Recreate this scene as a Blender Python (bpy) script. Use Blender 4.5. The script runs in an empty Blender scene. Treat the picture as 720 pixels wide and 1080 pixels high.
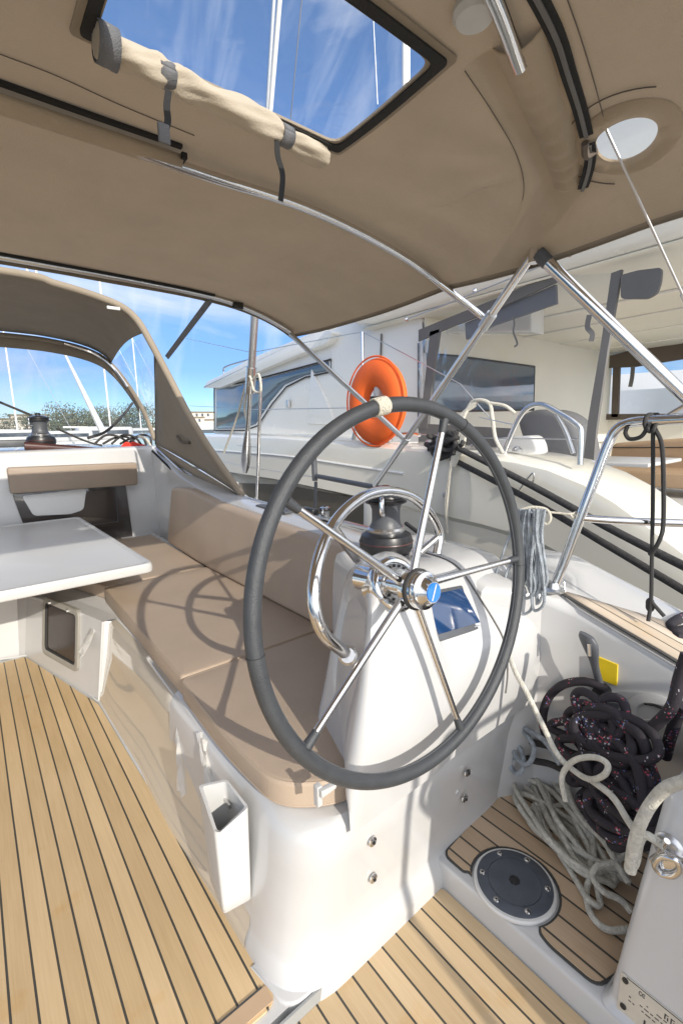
import bpy, math, random
from mathutils import Vector as V, Matrix, noise
random.seed(7)
S = bpy.context.scene
COL = S.collection
# ---------------------------------------------------------------- camera frame
F = 492.0
CAM = V((0, 0, 1.35))
_Y = V((-398, 76, -F)).normalized()
_X = V((640, 103, -F)).normalized()
_X = (_X - _Y * _X.dot(_Y)).normalized()
_Z = _X.cross(_Y)
RC = Matrix((_X, _Y, _Z))          # world = RC @ camera vector
def ray(u, v): return (RC @ V((u - 360, 540 - v, -F))).normalized()
def at(u, v, x=None, y=None, z=None):
    d = ray(u, v)
    t = (x - CAM.x) / d.x if x is not None else (y - CAM.y) / d.y if y is not None else (z - CAM.z) / d.z
    return CAM + d * t
cam = bpy.data.cameras.new('camera'); co = bpy.data.objects.new('camera', cam); COL.objects.link(co)
co.matrix_world = Matrix.Translation(CAM) @ RC.to_4x4()
cam.sensor_fit = 'VERTICAL'; cam.sensor_height = 36; cam.lens = F / 1080 * 36
cam.clip_start = 0.02; cam.clip_end = 5000
S.camera = co

# ---------------------------------------------------------------- materials
def newmat(name):
    m = bpy.data.materials.new(name); m.use_nodes = True
    nt = m.node_tree; b = nt.nodes['Principled BSDF']
    return m, nt, b
def N(nt, t, **k):
    n = nt.nodes.new(t)
    for a, v in k.items(): setattr(n, a, v)
    return n
def mat(name, col, rough=.4, metal=0, coat=0, noisec=0, nscale=8, bump=0, bscale=60, spec=.5, trans=0, alpha=1, stretch=(1,1,1), coatr=.05, ior=1.5, sheen=0):
    m, nt, b = newmat(name); L = nt.links
    b.inputs['Base Color'].default_value = (*col, 1); b.inputs['Roughness'].default_value = rough
    b.inputs['Metallic'].default_value = metal; b.inputs['Coat Weight'].default_value = coat
    b.inputs['Coat Roughness'].default_value = coatr
    b.inputs['Specular IOR Level'].default_value = spec; b.inputs['IOR'].default_value = ior
    b.inputs['Transmission Weight'].default_value = trans; b.inputs['Alpha'].default_value = alpha
    b.inputs['Sheen Weight'].default_value = sheen
    if noisec or bump:
        tc = N(nt, 'ShaderNodeTexCoord'); mp = N(nt, 'ShaderNodeMapping'); mp.inputs['Scale'].default_value = stretch
        L.new(tc.outputs['Object'], mp.inputs['Vector'])
    if noisec:
        n = N(nt, 'ShaderNodeTexNoise'); n.inputs['Scale'].default_value = nscale; n.inputs['Detail'].default_value = 6
        L.new(mp.outputs[0], n.inputs['Vector'])
        r = N(nt, 'ShaderNodeValToRGB'); r.color_ramp.elements[0].position = .3; r.color_ramp.elements[1].position = .7
        r.color_ramp.elements[0].color = (*[max(0, c * (1 - noisec)) for c in col], 1)
        r.color_ramp.elements[1].color = (*[min(1, c * (1 + noisec)) for c in col], 1)
        L.new(n.outputs['Fac'], r.inputs[0]); L.new(r.outputs[0], b.inputs['Base Color'])
        mr = N(nt, 'ShaderNodeMapRange'); mr.inputs['To Min'].default_value = max(0, rough - .06); mr.inputs['To Max'].default_value = rough + .08
        L.new(n.outputs['Fac'], mr.inputs[0]); L.new(mr.outputs[0], b.inputs['Roughness'])
    if bump:
        n2 = N(nt, 'ShaderNodeTexNoise'); n2.inputs['Scale'].default_value = bscale; n2.inputs['Detail'].default_value = 4
        L.new(mp.outputs[0], n2.inputs['Vector'])
        bp = N(nt, 'ShaderNodeBump'); bp.inputs['Strength'].default_value = bump; bp.inputs['Distance'].default_value = .01
        L.new(n2.outputs['Fac'], bp.inputs['Height']); L.new(bp.outputs[0], b.inputs['Normal'])
    return m
def thin(name, col, mix, rough=.05, haze=0, hazecol=(.8,.82,.85), wrinkle=0, wscale=3):
    """thin clear sheet: mostly transparent, fresnel gloss on top and a little milky haze"""
    m, nt, b = newmat(name); L = nt.links; out = nt.nodes['Material Output']
    tr = N(nt, 'ShaderNodeBsdfTransparent'); tr.inputs[0].default_value = (*col, 1)
    gl = N(nt, 'ShaderNodeBsdfGlossy'); gl.inputs['Roughness'].default_value = rough
    fr = N(nt, 'ShaderNodeFresnel'); fr.inputs[0].default_value = 1.45
    ml = N(nt, 'ShaderNodeMath', operation='MULTIPLY'); ml.inputs[1].default_value = mix
    L.new(fr.outputs[0], ml.inputs[0])
    s1 = N(nt, 'ShaderNodeMixShader'); L.new(ml.outputs[0], s1.inputs[0]); L.new(tr.outputs[0], s1.inputs[1]); L.new(gl.outputs[0], s1.inputs[2])
    last = s1
    tc = N(nt, 'ShaderNodeTexCoord')
    if haze:
        df = N(nt, 'ShaderNodeBsdfDiffuse'); df.inputs[0].default_value = (*hazecol, 1)
        nn = N(nt, 'ShaderNodeTexNoise'); nn.inputs['Scale'].default_value = 3; nn.inputs['Detail'].default_value = 5
        L.new(tc.outputs['Object'], nn.inputs['Vector'])
        m2 = N(nt, 'ShaderNodeMath', operation='MULTIPLY'); m2.inputs[1].default_value = haze * 2
        L.new(nn.outputs['Fac'], m2.inputs[0])
        s2 = N(nt, 'ShaderNodeMixShader'); L.new(m2.outputs[0], s2.inputs[0]); L.new(s1.outputs[0], s2.inputs[1]); L.new(df.outputs[0], s2.inputs[2])
        last = s2
    if wrinkle:
        nw = N(nt, 'ShaderNodeTexNoise'); nw.inputs['Scale'].default_value = wscale; nw.inputs['Detail'].default_value = 2; nw.inputs['Distortion'].default_value = 1.5
        L.new(tc.outputs['Object'], nw.inputs['Vector'])
        bp = N(nt, 'ShaderNodeBump'); bp.inputs['Strength'].default_value = wrinkle; bp.inputs['Distance'].default_value = .05
        L.new(nw.outputs['Fac'], bp.inputs['Height']); L.new(bp.outputs[0], gl.inputs['Normal']); L.new(bp.outputs[0], fr.inputs['Normal'])
    L.new(last.outputs[0], out.inputs[0])
    return m
def teak(name, phase, pitch, base=(.59,.435,.245), groove=.105):
    m, nt, b = newmat(name); L = nt.links
    tc = N(nt, 'ShaderNodeTexCoord'); sx = N(nt, 'ShaderNodeSeparateXYZ'); L.new(tc.outputs['Object'], sx.inputs[0])
    a = N(nt, 'ShaderNodeMath', operation='SUBTRACT'); L.new(sx.outputs[0], a.inputs[0]); a.inputs[1].default_value = phase - pitch * groove / 2 - pitch * 100
    d = N(nt, 'ShaderNodeMath', operation='DIVIDE'); L.new(a.outputs[0], d.inputs[0]); d.inputs[1].default_value = pitch
    fr = N(nt, 'ShaderNodeMath', operation='FRACT'); L.new(d.outputs[0], fr.inputs[0])
    fl = N(nt, 'ShaderNodeMath', operation='FLOOR'); L.new(d.outputs[0], fl.inputs[0])
    gt = N(nt, 'ShaderNodeMath', operation='GREATER_THAN'); L.new(fr.outputs[0], gt.inputs[0]); gt.inputs[1].default_value = groove
    wn = N(nt, 'ShaderNodeTexWhiteNoise', noise_dimensions='1D'); L.new(fl.outputs[0], wn.inputs['W'])
    # grain stretched fore and aft, shifted per plank
    cb = N(nt, 'ShaderNodeCombineXYZ'); L.new(sx.outputs[0], cb.inputs[0]); L.new(sx.outputs[1], cb.inputs[1])
    wm = N(nt, 'ShaderNodeMath', operation='MULTIPLY'); L.new(wn.outputs[0], wm.inputs[0]); wm.inputs[1].default_value = 37
    L.new(wm.outputs[0], cb.inputs[2])
    mp = N(nt, 'ShaderNodeMapping'); mp.inputs['Scale'].default_value = (90, 2.2, 1); L.new(cb.outputs[0], mp.inputs[0])
    g = N(nt, 'ShaderNodeTexNoise'); g.inputs['Scale'].default_value = 3; g.inputs['Detail'].default_value = 6; L.new(mp.outputs[0], g.inputs['Vector'])
    mp2 = N(nt, 'ShaderNodeMapping'); mp2.inputs['Scale'].default_value = (12, 3, 1); L.new(cb.outputs[0], mp2.inputs[0])
    g2 = N(nt, 'ShaderNodeTexNoise'); g2.inputs['Scale'].default_value = .9; g2.inputs['Detail'].default_value = 3; L.new(mp2.outputs[0], g2.inputs['Vector'])
    r = N(nt, 'ShaderNodeValToRGB'); e = r.color_ramp.elements
    e[0].position = .25; e[0].color = (base[0]*.80, base[1]*.76, base[2]*.70, 1); e[1].position = .75; e[1].color = (base[0]*1.12, base[1]*1.12, base[2]*1.15, 1)
    s = N(nt, 'ShaderNodeMath', operation='MULTIPLY_ADD'); L.new(g.outputs['Fac'], s.inputs[0]); s.inputs[1].default_value = .4
    s3 = N(nt, 'ShaderNodeMath', operation='MULTIPLY_ADD'); L.new(wn.outputs[0], s3.inputs[0]); s3.inputs[1].default_value = .30
    s4 = N(nt, 'ShaderNodeMath', operation='MULTIPLY'); L.new(g2.outputs['Fac'], s4.inputs[0]); s4.inputs[1].default_value = .42
    L.new(s4.outputs[0], s3.inputs[2]); L.new(s3.outputs[0], s.inputs[2]); L.new(s.outputs[0], r.inputs[0])
    st = N(nt, 'ShaderNodeTexNoise'); st.inputs['Scale'].default_value = 5.5; st.inputs['Detail'].default_value = 5; L.new(tc.outputs['Object'], st.inputs['Vector'])
    sr = N(nt, 'ShaderNodeValToRGB'); sr.color_ramp.elements[0].position = .62; sr.color_ramp.elements[0].color = (1,1,1,1); sr.color_ramp.elements[1].position = .78; sr.color_ramp.elements[1].color = (.92,.74,.48,1)
    L.new(st.outputs['Fac'], sr.inputs[0])
    sm_x = N(nt, 'ShaderNodeMixRGB', blend_type='MULTIPLY'); sm_x.inputs[0].default_value = .75; L.new(r.outputs[0], sm_x.inputs[1]); L.new(sr.outputs[0], sm_x.inputs[2])
    mx = N(nt, 'ShaderNodeMixRGB'); L.new(gt.outputs[0], mx.inputs[0]); mx.inputs[1].default_value = (.06, .055, .045, 1); L.new(sm_x.outputs[0], mx.inputs[2])
    L.new(mx.outputs[0], b.inputs['Base Color'])
    b.inputs['Roughness'].default_value = .55
    ad = N(nt, 'ShaderNodeMath', operation='MULTIPLY_ADD'); L.new(g.outputs['Fac'], ad.inputs[0]); ad.inputs[1].default_value = .12; L.new(gt.outputs[0], ad.inputs[2])
    bp = N(nt, 'ShaderNodeBump'); bp.inputs['Strength'].default_value = .5; bp.inputs['Distance'].default_value = .002
    L.new(ad.outputs[0], bp.inputs['Height']); L.new(bp.outputs[0], b.inputs['Normal'])
    return m
def cloth(name, col, transl=.15):
    m = mat(name, col, .85, noisec=.07, nscale=5, bump=.25, bscale=350, spec=.2, sheen=.1)
    nt = m.node_tree; L = nt.links; b = nt.nodes['Principled BSDF']; out = nt.nodes['Material Output']
    # broad soft creases
    tc = N(nt, 'ShaderNodeTexCoord'); n = N(nt, 'ShaderNodeTexNoise'); n.inputs['Scale'].default_value = 2.2; n.inputs['Detail'].default_value = 3; n.inputs['Distortion'].default_value = .8
    L.new(tc.outputs['Object'], n.inputs['Vector'])
    bp = N(nt, 'ShaderNodeBump'); bp.inputs['Strength'].default_value = .35; bp.inputs['Distance'].default_value = .06
    L.new(n.outputs['Fac'], bp.inputs['Height'])
    old = b.inputs['Normal'].links[0].from_node; L.new(bp.outputs[0], old.inputs['Normal'])
    if transl:
        t = N(nt, 'ShaderNodeBsdfTranslucent'); t.inputs[0].default_value = (*[min(1, c * 1.2) for c in col], 1)
        s = N(nt, 'ShaderNodeMixShader'); s.inputs[0].default_value = transl
        L.new(b.outputs[0], s.inputs[1]); L.new(t.outputs[0], s.inputs[2]); L.new(s.outputs[0], out.inputs[0])
    return m
def flecked(name, base, flecks, amount=.5):
    m, nt, b = newmat(name); L = nt.links
    tc = N(nt, 'ShaderNodeTexCoord')
    v = N(nt, 'ShaderNodeTexVoronoi'); v.inputs['Scale'].default_value = 260; L.new(tc.outputs['Object'], v.inputs['Vector'])
    n = N(nt, 'ShaderNodeTexNoise'); n.inputs['Scale'].default_value = 26; n.inputs['Detail'].default_value = 1; L.new(tc.outputs['Object'], n.inputs['Vector'])
    sp = N(nt, 'ShaderNodeSeparateColor'); L.new(v.outputs['Color'], sp.inputs[0])
    c1 = N(nt, 'ShaderNodeMath', operation='GREATER_THAN'); L.new(sp.outputs[0], c1.inputs[0]); c1.inputs[1].default_value = 1 - amount
    c2 = N(nt, 'ShaderNodeMath', operation='GREATER_THAN'); L.new(n.outputs['Fac'], c2.inputs[0]); c2.inputs[1].default_value = .57
    c3 = N(nt, 'ShaderNodeMath', operation='MULTIPLY'); L.new(c1.outputs[0], c3.inputs[0]); L.new(c2.outputs[0], c3.inputs[1])
    r = N(nt, 'ShaderNodeValToRGB'); r.color_ramp.interpolation = 'CONSTANT'
    els = r.color_ramp.elements; els[0].color = (*flecks[0], 1); els[1].position = .45; els[1].color = (*flecks[1], 1)
    e = els.new(.75); e.color = (*flecks[2], 1)
    L.new(sp.outputs[1], r.inputs[0])
    n3 = N(nt, 'ShaderNodeTexNoise'); n3.inputs['Scale'].default_value = 9; L.new(tc.outputs['Object'], n3.inputs['Vector'])
    r3 = N(nt, 'ShaderNodeValToRGB'); r3.color_ramp.elements[0].color = (*[c*.6 for c in base], 1); r3.color_ramp.elements[1].color = (*[c*1.7 for c in base], 1)
    L.new(n3.outputs['Fac'], r3.inputs[0])
    mx = N(nt, 'ShaderNodeMixRGB'); L.new(c3.outputs[0], mx.inputs[0]); L.new(r3.outputs[0], mx.inputs[1]); L.new(r.outputs[0], mx.inputs[2])
    L.new(mx.outputs[0], b.inputs['Base Color']); b.inputs['Roughness'].default_value = .8
    bp = N(nt, 'ShaderNodeBump'); bp.inputs['Strength'].default_value = .4; bp.inputs['Distance'].default_value = .002
    L.new(v.outputs['Distance'], bp.inputs['Height']); L.new(bp.outputs[0], b.inputs['Normal'])
    return m
M = dict(
    gel=mat('gelcoat', (.53,.53,.527), .2, coat=.6, noisec=.045, nscale=3, bump=.02, bscale=8),
    gelm=mat('gelcoat_matt', (.64,.635,.62), .4, noisec=.04, nscale=6),
    panel=mat('polished_gelcoat', (.56,.50,.41), .06, coat=1, coatr=.01, bump=.05, bscale=4, ior=2.2),
    cath=mat('hull_gelcoat', (.80,.765,.66), .16, coat=.8, noisec=.03, nscale=1.5, bump=.05, bscale=1.5),
    catw=mat('superstructure_gelcoat', (.80,.79,.75), .25, coat=.4, noisec=.02, nscale=2),
    cream=mat('cream_headliner', (.86,.82,.71), .5, noisec=.03, nscale=2),
    steel=mat('polished_steel', (.72,.71,.70), .13, 1, bump=.03, bscale=40),
    steelr=mat('brushed_steel', (.62,.62,.62), .3, 1, bump=.05, bscale=90),
    leather=mat('grey_wheel_leather', (.045,.049,.054), .42, noisec=.12, nscale=30, bump=.25, bscale=420),
    black=mat('black_plastic', (.02,.02,.022), .35, noisec=.2, nscale=20),
    dgrey=mat('dark_grey_plastic', (.085,.09,.10), .4, noisec=.15, nscale=12, bump=.1, bscale=300),
    rubber=mat('black_rubber', (.03,.03,.03), .7, bump=.1, bscale=200),
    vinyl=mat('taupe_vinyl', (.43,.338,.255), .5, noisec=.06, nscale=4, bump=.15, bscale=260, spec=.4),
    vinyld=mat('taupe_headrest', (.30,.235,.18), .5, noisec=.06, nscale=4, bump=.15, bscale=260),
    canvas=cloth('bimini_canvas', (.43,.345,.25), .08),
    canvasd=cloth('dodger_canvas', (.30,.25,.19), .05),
    flap=cloth('beige_flap_canvas', (.50,.43,.335), .05),
    strap=mat('grey_webbing', (.16,.16,.165), .8, bump=.4, bscale=500),
    webb=mat('black_webbing', (.02,.02,.02), .85, bump=.4, bscale=500),
    clear=thin('clear_vinyl', (.95,.96,.97), .55, .03, haze=.02, wrinkle=.15),
    clear2=thin('clear_vinyl_hazy', (.90,.91,.92), .40, .05, haze=.04, wrinkle=.3),
    clear4=thin('windscreen_vinyl', (.90,.91,.92), .7, .06, haze=.12, wrinkle=.3),
    clear3=thin('clear_skylight', (.96,.97,.98), .35, .08, haze=.03, wrinkle=.4, wscale=5),
    dark=mat('dark_tinted_glass', (.035,.05,.07), .06, coat=1, bump=.05, bscale=3),
    bluew=mat('tinted_window', (.06,.10,.15), .05, coat=1, bump=.12, bscale=6),
    smoke=mat('smoked_acrylic', (.05,.042,.038), .08, coat=1),
    greyt=mat('grey_trim_canvas', (.15,.145,.14), .8, noisec=.08, nscale=4, bump=.2, bscale=200),
    taupet=mat('brown_trim_canvas', (.13,.105,.085), .8, noisec=.1, nscale=4),
    orange=mat('orange_foam', (.85,.14,.02), .62, noisec=.08, nscale=5, bump=.06, bscale=40),
    white=mat('white_plastic', (.54,.54,.53), .3, noisec=.02, nscale=6),
    whitefab=mat('white_fabric', (.7,.7,.68), .8, bump=.3, bscale=30),
    bluee=mat('blue_emblem', (.0,.16,.60), .25, coat=1),
    yellow=mat('yellow_label', (.86,.62,.02), .45, noisec=.06, nscale=20),
    screen=mat('display_glass', (.012,.045,.13), .07, coat=1, noisec=.3, nscale=5),
    silver=mat('silver_plate', (.60,.57,.50), .42, .3, noisec=.12, nscale=14),
    ink=mat('black_ink', (.03,.03,.03), .6),
    red=mat('red_plastic', (.60,.04,.02), .5, bump=.2, bscale=60),
    maroon=mat('maroon_trim', (.07,.028,.025), .35, noisec=.2),
    ropew=mat('pale_grey_rope', (.62,.60,.53), .85, noisec=.2, nscale=60, bump=.8, bscale=260),
    ropeb=mat('blue_grey_line', (.36,.40,.44), .85, noisec=.35, nscale=40, bump=.8, bscale=260),
    ropec=mat('cream_line', (.70,.66,.56), .85, noisec=.1, nscale=60, bump=.8, bscale=260),
    ropek=mat('dark_mooring_line', (.055,.052,.05), .85, noisec=.3, nscale=60, bump=.8, bscale=240),
    ropef=flecked('flecked_black_rope', (.016,.013,.018), [(.38,.05,.08),(.40,.40,.42),(.09,.12,.32)], .17),
    film=thin('clear_protective_film', (.97,.96,.94), 1.2, .10, haze=.30, hazecol=(.95,.94,.90), wrinkle=.35, wscale=9),
    teakA=teak('teak_sole', .0716, .0533), teakB=teak('teak_sole_aft', .551, .0531, (.55,.415,.25)),
    teakC=teak('teak_helm', 1.023, .0603, (.52,.39,.265)), teakD=teak('teak_side_deck', 1.48, .052, (.58,.49,.38)),
    bezel=mat('bronze_plastic', (.30,.285,.25), .35), pane=mat('dark_pane', (.05,.04,.035), .15, spec=.25),
    hullshade=mat('painted_hull_shade', (.17,.15,.12), .35, coat=.3),  # taupe with the hull's shade painted in
    caulk=mat('black_caulk', (.06,.06,.058), .6), grey=mat('grey_border', (.30,.31,.31), .5, noisec=.05),
    water=mat('sea_water', (.02,.06,.07), .06, noisec=.2, nscale=.3, bump=.6, bscale=1.3),
    leaf=mat('foliage', (.12,.145,.085), .8, noisec=.5, nscale=.8), leaf2=mat('foliage_olive', (.15,.155,.10), .8, noisec=.5, nscale=.8),
    bark=mat('bark', (.12,.09,.06), .9, noisec=.3), land=mat('shore_ground', (.22,.19,.14), .9, noisec=.2, nscale=.05),
    hill=mat('hill_scrub', (.11,.13,.09), .95, noisec=.3, nscale=.01),
    plaster=mat('pale_plaster', (.62,.57,.50), .8, noisec=.06), tan=mat('tan_vinyl', (.48,.34,.22), .5, noisec=.05),
)

# ---------------------------------------------------------------- mesh helpers
def tag(o, label=None, cat=None, group=None, kind=None):
    if label: o['label'] = label
    if cat: o['category'] = cat
    if group: o['group'] = group
    if kind: o['kind'] = kind
    return o
def thing(name, loc, label, cat, group=None):
    o = bpy.data.objects.new(name, None); COL.objects.link(o); o.location = loc; o.empty_display_size = .05
    return tag(o, label, cat, group)
def roundpoly(poly, r, n=5):
    out = []; k = len(poly)
    for i in range(k):
        p = V(poly[i]); a = V(poly[i - 1]); b = V(poly[(i + 1) % k])
        ri = r[i] if isinstance(r, (list, tuple)) else r
        d1 = (a - p); d2 = (b - p)
        l = min(ri, d1.length * .48, d2.length * .48)
        if l < 1e-5: out.append(tuple(p)); continue
        s = p + d1.normalized() * l; e = p + d2.normalized() * l
        for j in range(n + 1):
            t = j / n; out.append(tuple(s * (1 - t) ** 2 + p * 2 * t * (1 - t) + e * t * t))
    return out
def offpoly(poly, d):
    P = [V(p) for p in poly]; k = len(P); out = []
    area = sum(P[i].x*P[(i+1) % k].y - P[(i+1) % k].x*P[i].y for i in range(k)); sg = 1 if area > 0 else -1
    for i in range(k):
        a = (P[i]-P[i-1]).normalized(); b = (P[(i+1) % k]-P[i]).normalized(); q = V((-(a.y+b.y), a.x+b.x))*sg
        q = q.normalized() if q.length > 1e-6 else V((-a.y, a.x))*sg
        out.append(tuple(P[i] + q*d))
    return out
def catmull(pts, res=8, closed=False):
    P = [V(p) for p in pts]; n = len(P)
    if n < 3 and not closed: return P
    out = []
    rng = range(n) if closed else range(n - 1)
    for i in rng:
        p0 = P[(i - 1) % n] if closed or i > 0 else P[0] * 2 - P[1]
        p1 = P[i]; p2 = P[(i + 1) % n]
        p3 = P[(i + 2) % n] if closed or i + 2 < n else P[-1] * 2 - P[-2]
        for j in range(res):
            t = j / res
            out.append(.5 * ((2 * p1) + (p2 - p0) * t + (2 * p0 - 5 * p1 + 4 * p2 - p3) * t * t + (3 * p1 - p0 - 3 * p2 + p3) * t ** 3))
    if not closed: out.append(P[-1])
    return out
class MB:
    def __init__(s): s.v = []; s.f = []; s.m = []; s.mats = []; s.cur = 0
    def use(s, key):
        m = M[key]
        if m not in s.mats: s.mats.append(m)
        s.cur = s.mats.index(m); return s
    def add(s, vs, fs):
        b = len(s.v); s.v += [tuple(v) for v in vs]
        for f in fs: s.f.append([b + i for i in f]); s.m.append(s.cur)
        return s
    def box(s, c, d, rot=None, bev=0):
        x, y, z = [a / 2 for a in d]
        if bev:
            pr = roundpoly([(-x, -y), (x, -y), (x, y), (-x, y)], bev * 1.6, 3)
            return s.rprism(pr, -z, z, bev, o=c, rot=rot)
        vs = [V((i * x, j * y, k * z)) for i in (-1, 1) for j in (-1, 1) for k in (-1, 1)]
        if rot: vs = [rot @ v for v in vs]
        c = V(c); vs = [v + c for v in vs]
        return s.add(vs, [(0,1,3,2),(4,6,7,5),(0,4,5,1),(2,3,7,6),(0,2,6,4),(1,5,7,3)])
    def rprism(s, poly, z0, z1, r=.01, o=(0,0,0), rot=None, n=3, crown=0, ax=None):
        """rounded prism of a 2D polygon; ax=(u,v,w) vectors or rot give the frame"""
        o = V(o); P = [V(p) for p in poly]; k = len(P)
        area = sum(P[i].x * P[(i+1) % k].y - P[(i+1) % k].x * P[i].y for i in range(k))
        if area < 0: P.reverse()
        if ax: U, W2, W3 = [V(a) for a in ax]
        else:
            U, W2, W3 = V((1,0,0)), V((0,1,0)), V((0,0,1))
            if rot: U, W2, W3 = rot @ U, rot @ W2, rot @ W3
        nr = []
        for i in range(k):
            a = (P[i] - P[i-1]); b = (P[(i+1) % k] - P[i])
            a = a.normalized() if a.length > 1e-9 else b.normalized(); b = b.normalized() if b.length > 1e-9 else a
            q = V((a.y + b.y, -(a.x + b.x))); q = q.normalized() if q.length > 1e-6 else V((a.y, -a.x))
            c = max(.5, q.dot(V((a.y, -a.x)))); nr.append(q / c)
        rings = []
        def ring(ins, z): rings.append([(P[i] - nr[i] * ins, z) for i in range(k)])
        if r > 0:
            for j in range(n + 1):
                t = j / n * math.pi / 2; ring(r * (1 - math.sin(t)), z0 + r * (1 - math.cos(t)))
            for j in range(n + 1):
                t = j / n * math.pi / 2; ring(r * (1 - math.cos(t)), z1 - r * (1 - math.sin(t)))
        else: ring(0, z0); ring(0, z1)
        cx = sum((p for p in P), V((0, 0))) / k
        if crown:
            base = [(q, z) for q, z in rings[-1]]
            for t, h in ((.85, .35), (.6, .8), (.3, 1)):
                rings.append([(cx + (q - cx) * t, z1 + crown * h) for q, z in base])
        vs = [o + U * q.x + W2 * q.y + W3 * z for rg in rings for q, z in rg]
        fs = []
        for a in range(len(rings) - 1):
            for i in range(k):
                j = (i + 1) % k; fs.append((a*k+i, a*k+j, (a+1)*k+j, (a+1)*k+i))
        fs.append(tuple(range(k))[::-1]); t = (len(rings) - 1) * k; fs.append(tuple(t + i for i in range(k)))
        return s.add(vs, fs)
    def tube(s, pts, r, n=12, closed=False, res=8, smooth=True, cap=True):
        P = catmull(pts, res, closed) if smooth and len(pts) > 2 else [V(p) for p in pts]
        Q = [P[0]]
        for p in P[1:]:
            if (p - Q[-1]).length > 1e-5: Q.append(p)
        P = Q; k = len(P)
        if k < 2: return s
        rad = r if callable(r) else (lambda t: r)
        T = []
        for i in range(k):
            a = P[(i-1) % k] if closed or i > 0 else P[0]; b = P[(i+1) % k] if closed or i < k-1 else P[-1]
            d = b - a; T.append(d.normalized() if d.length > 1e-9 else V((0,0,1)))
        u = T[0].orthogonal().normalized(); vs = []
        for i in range(k):
            u = (u - T[i] * u.dot(T[i])); u = u.normalized() if u.length > 1e-6 else T[i].orthogonal().normalized()
            w = T[i].cross(u); rr = rad(i / (k - 1))
            for j in range(n):
                a = 2 * math.pi * j / n; vs.append(P[i] + (u * math.cos(a) + w * math.sin(a)) * rr)
        fs = []
        for i in range(k if closed else k - 1):
            for j in range(n):
                i2 = (i + 1) % k; fs.append((i*n+j, i*n+(j+1) % n, i2*n+(j+1) % n, i2*n+j))
        if not closed and cap: fs.append(tuple(range(n))[::-1]); fs.append(tuple((k-1)*n + j for j in range(n)))
        return s.add(vs, fs)
    def lathe(s, prof, o, axis=(0,0,1), n=32):
        W = V(axis).normalized(); U = W.orthogonal().normalized(); Q = W.cross(U); o = V(o); vs = []; fs = []
        for r, h in prof:
            for j in range(n):
                a = 2 * math.pi * j / n; vs.append(o + W * h + (U * math.cos(a) + Q * math.sin(a)) * max(r, 1e-4))
        for i in range(len(prof) - 1):
            for j in range(n): fs.append((i*n+j, i*n+(j+1) % n, (i+1)*n+(j+1) % n, (i+1)*n+j))
        fs.append(tuple(range(n))[::-1]); fs.append(tuple((len(prof)-1)*n + j for j in range(n)))
        return s.add(vs, fs)
    def grid(s, rows, closed=False):
        k = len(rows[0]); vs = [p for r in rows for p in r]; fs = []
        for i in range(len(rows) - 1):
            for j in range(k if closed else k - 1):
                j2 = (j + 1) % k; fs.append((i*k+j, i*k+j2, (i+1)*k+j2, (i+1)*k+j))
        return s.add(vs, fs)
    def strip(s, pts, w, th, up=(0,0,1)):
        """flat band along a path: w wide, th thick"""
        P = catmull(pts, 6) if len(pts) > 2 else [V(p) for p in pts]; rows = []
        for i, p in enumerate(P):
            d = (P[min(i+1, len(P)-1)] - P[max(i-1, 0)]).normalized(); sd = d.cross(V(up)).normalized(); nn = sd.cross(d)
            rows.append([p - sd*w/2 - nn*th/2, p + sd*w/2 - nn*th/2, p + sd*w/2 + nn*th/2, p - sd*w/2 + nn*th/2])
        s.grid(rows, True); k = len(s.v); s.f += [[k-4, k-3, k-2, k-1], [k-4*len(P)+3, k-4*len(P)+2, k-4*len(P)+1, k-4*len(P)]]; s.m += [s.cur]*2
        return s
    def build(s, name, key=None, parent=None, angle=40, solid=0, label=None):
        me = bpy.data.meshes.new(name)
        loc = V((0, 0, 0))
        me.from_pydata(s.v, [], s.f)
        if key: me.materials.append(M[key])
        else:
            for m in s.mats: me.materials.append(m)
            me.polygons.foreach_set('material_index', s.m)
        me.polygons.foreach_set('use_smooth', [True] * len(me.polygons))
        me.update(); me.validate()
        try: me.set_sharp_from_angle(angle=math.radians(angle))
        except Exception: pass
        o = bpy.data.objects.new(name, me); COL.objects.link(o)
        if parent:
            o.parent = parent; o.matrix_parent_inverse = Matrix.Translation(-parent.location)
        if solid:
            md = o.modifiers.new('thickness', 'SOLIDIFY'); md.thickness = solid; md.offset = 0
        if label: o['label'] = label
        return o
def sheet(poly, z, th=.004):
    m = MB(); m.rprism(poly, z - th, z, 0); return m

# ================================================================ SETTING
# --- cockpit soles (teak panels over white moulding)
tag(MB().rprism([(-2.0,-1.6),(.98,-1.6),(.98,.80),(-2.0,.80)], -.12, -.040, 0).rprism([(-2.0,.80),(.50,.80),(.50,4.5),(-2.0,4.5)], -.12, -.006, 0)
    .build('floor', 'gel'), kind='structure')
pA = roundpoly([(-1.4,.845),(.417,.822),(.418,1.12),(.383,1.886),(.366,2.50),(.128,3.39),(-1.4,3.44)], [0,.035,.1,.1,.03,.03,0], 5)
tag(sheet(pA, 0.0, .005).build('teak_floor', 'teakA'), kind='structure')
pA2 = [(-1.4,.868),(.401,.868),(.401,.873),(-1.4,.873)]
tag(sheet(pA2, .0035, .003).build('teak_floor_margin_strip', 'caulk'), kind='structure')
tag(sheet([(-1.4,.850),(.409,.829),(.410,.868),(-1.4,.868)], .0032, .003).build('teak_floor_margin_board', 'tan'), kind='structure')
pB = roundpoly([(-1.4,-1.5),(.966,-1.5),(.966,.765),(.950,.785),(-1.4,.785)], [0,0,.02,.02,0], 3)
tag(sheet(pB, -.035, .005).build('teak_aft_floor', 'teakB'), kind='structure')
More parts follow.
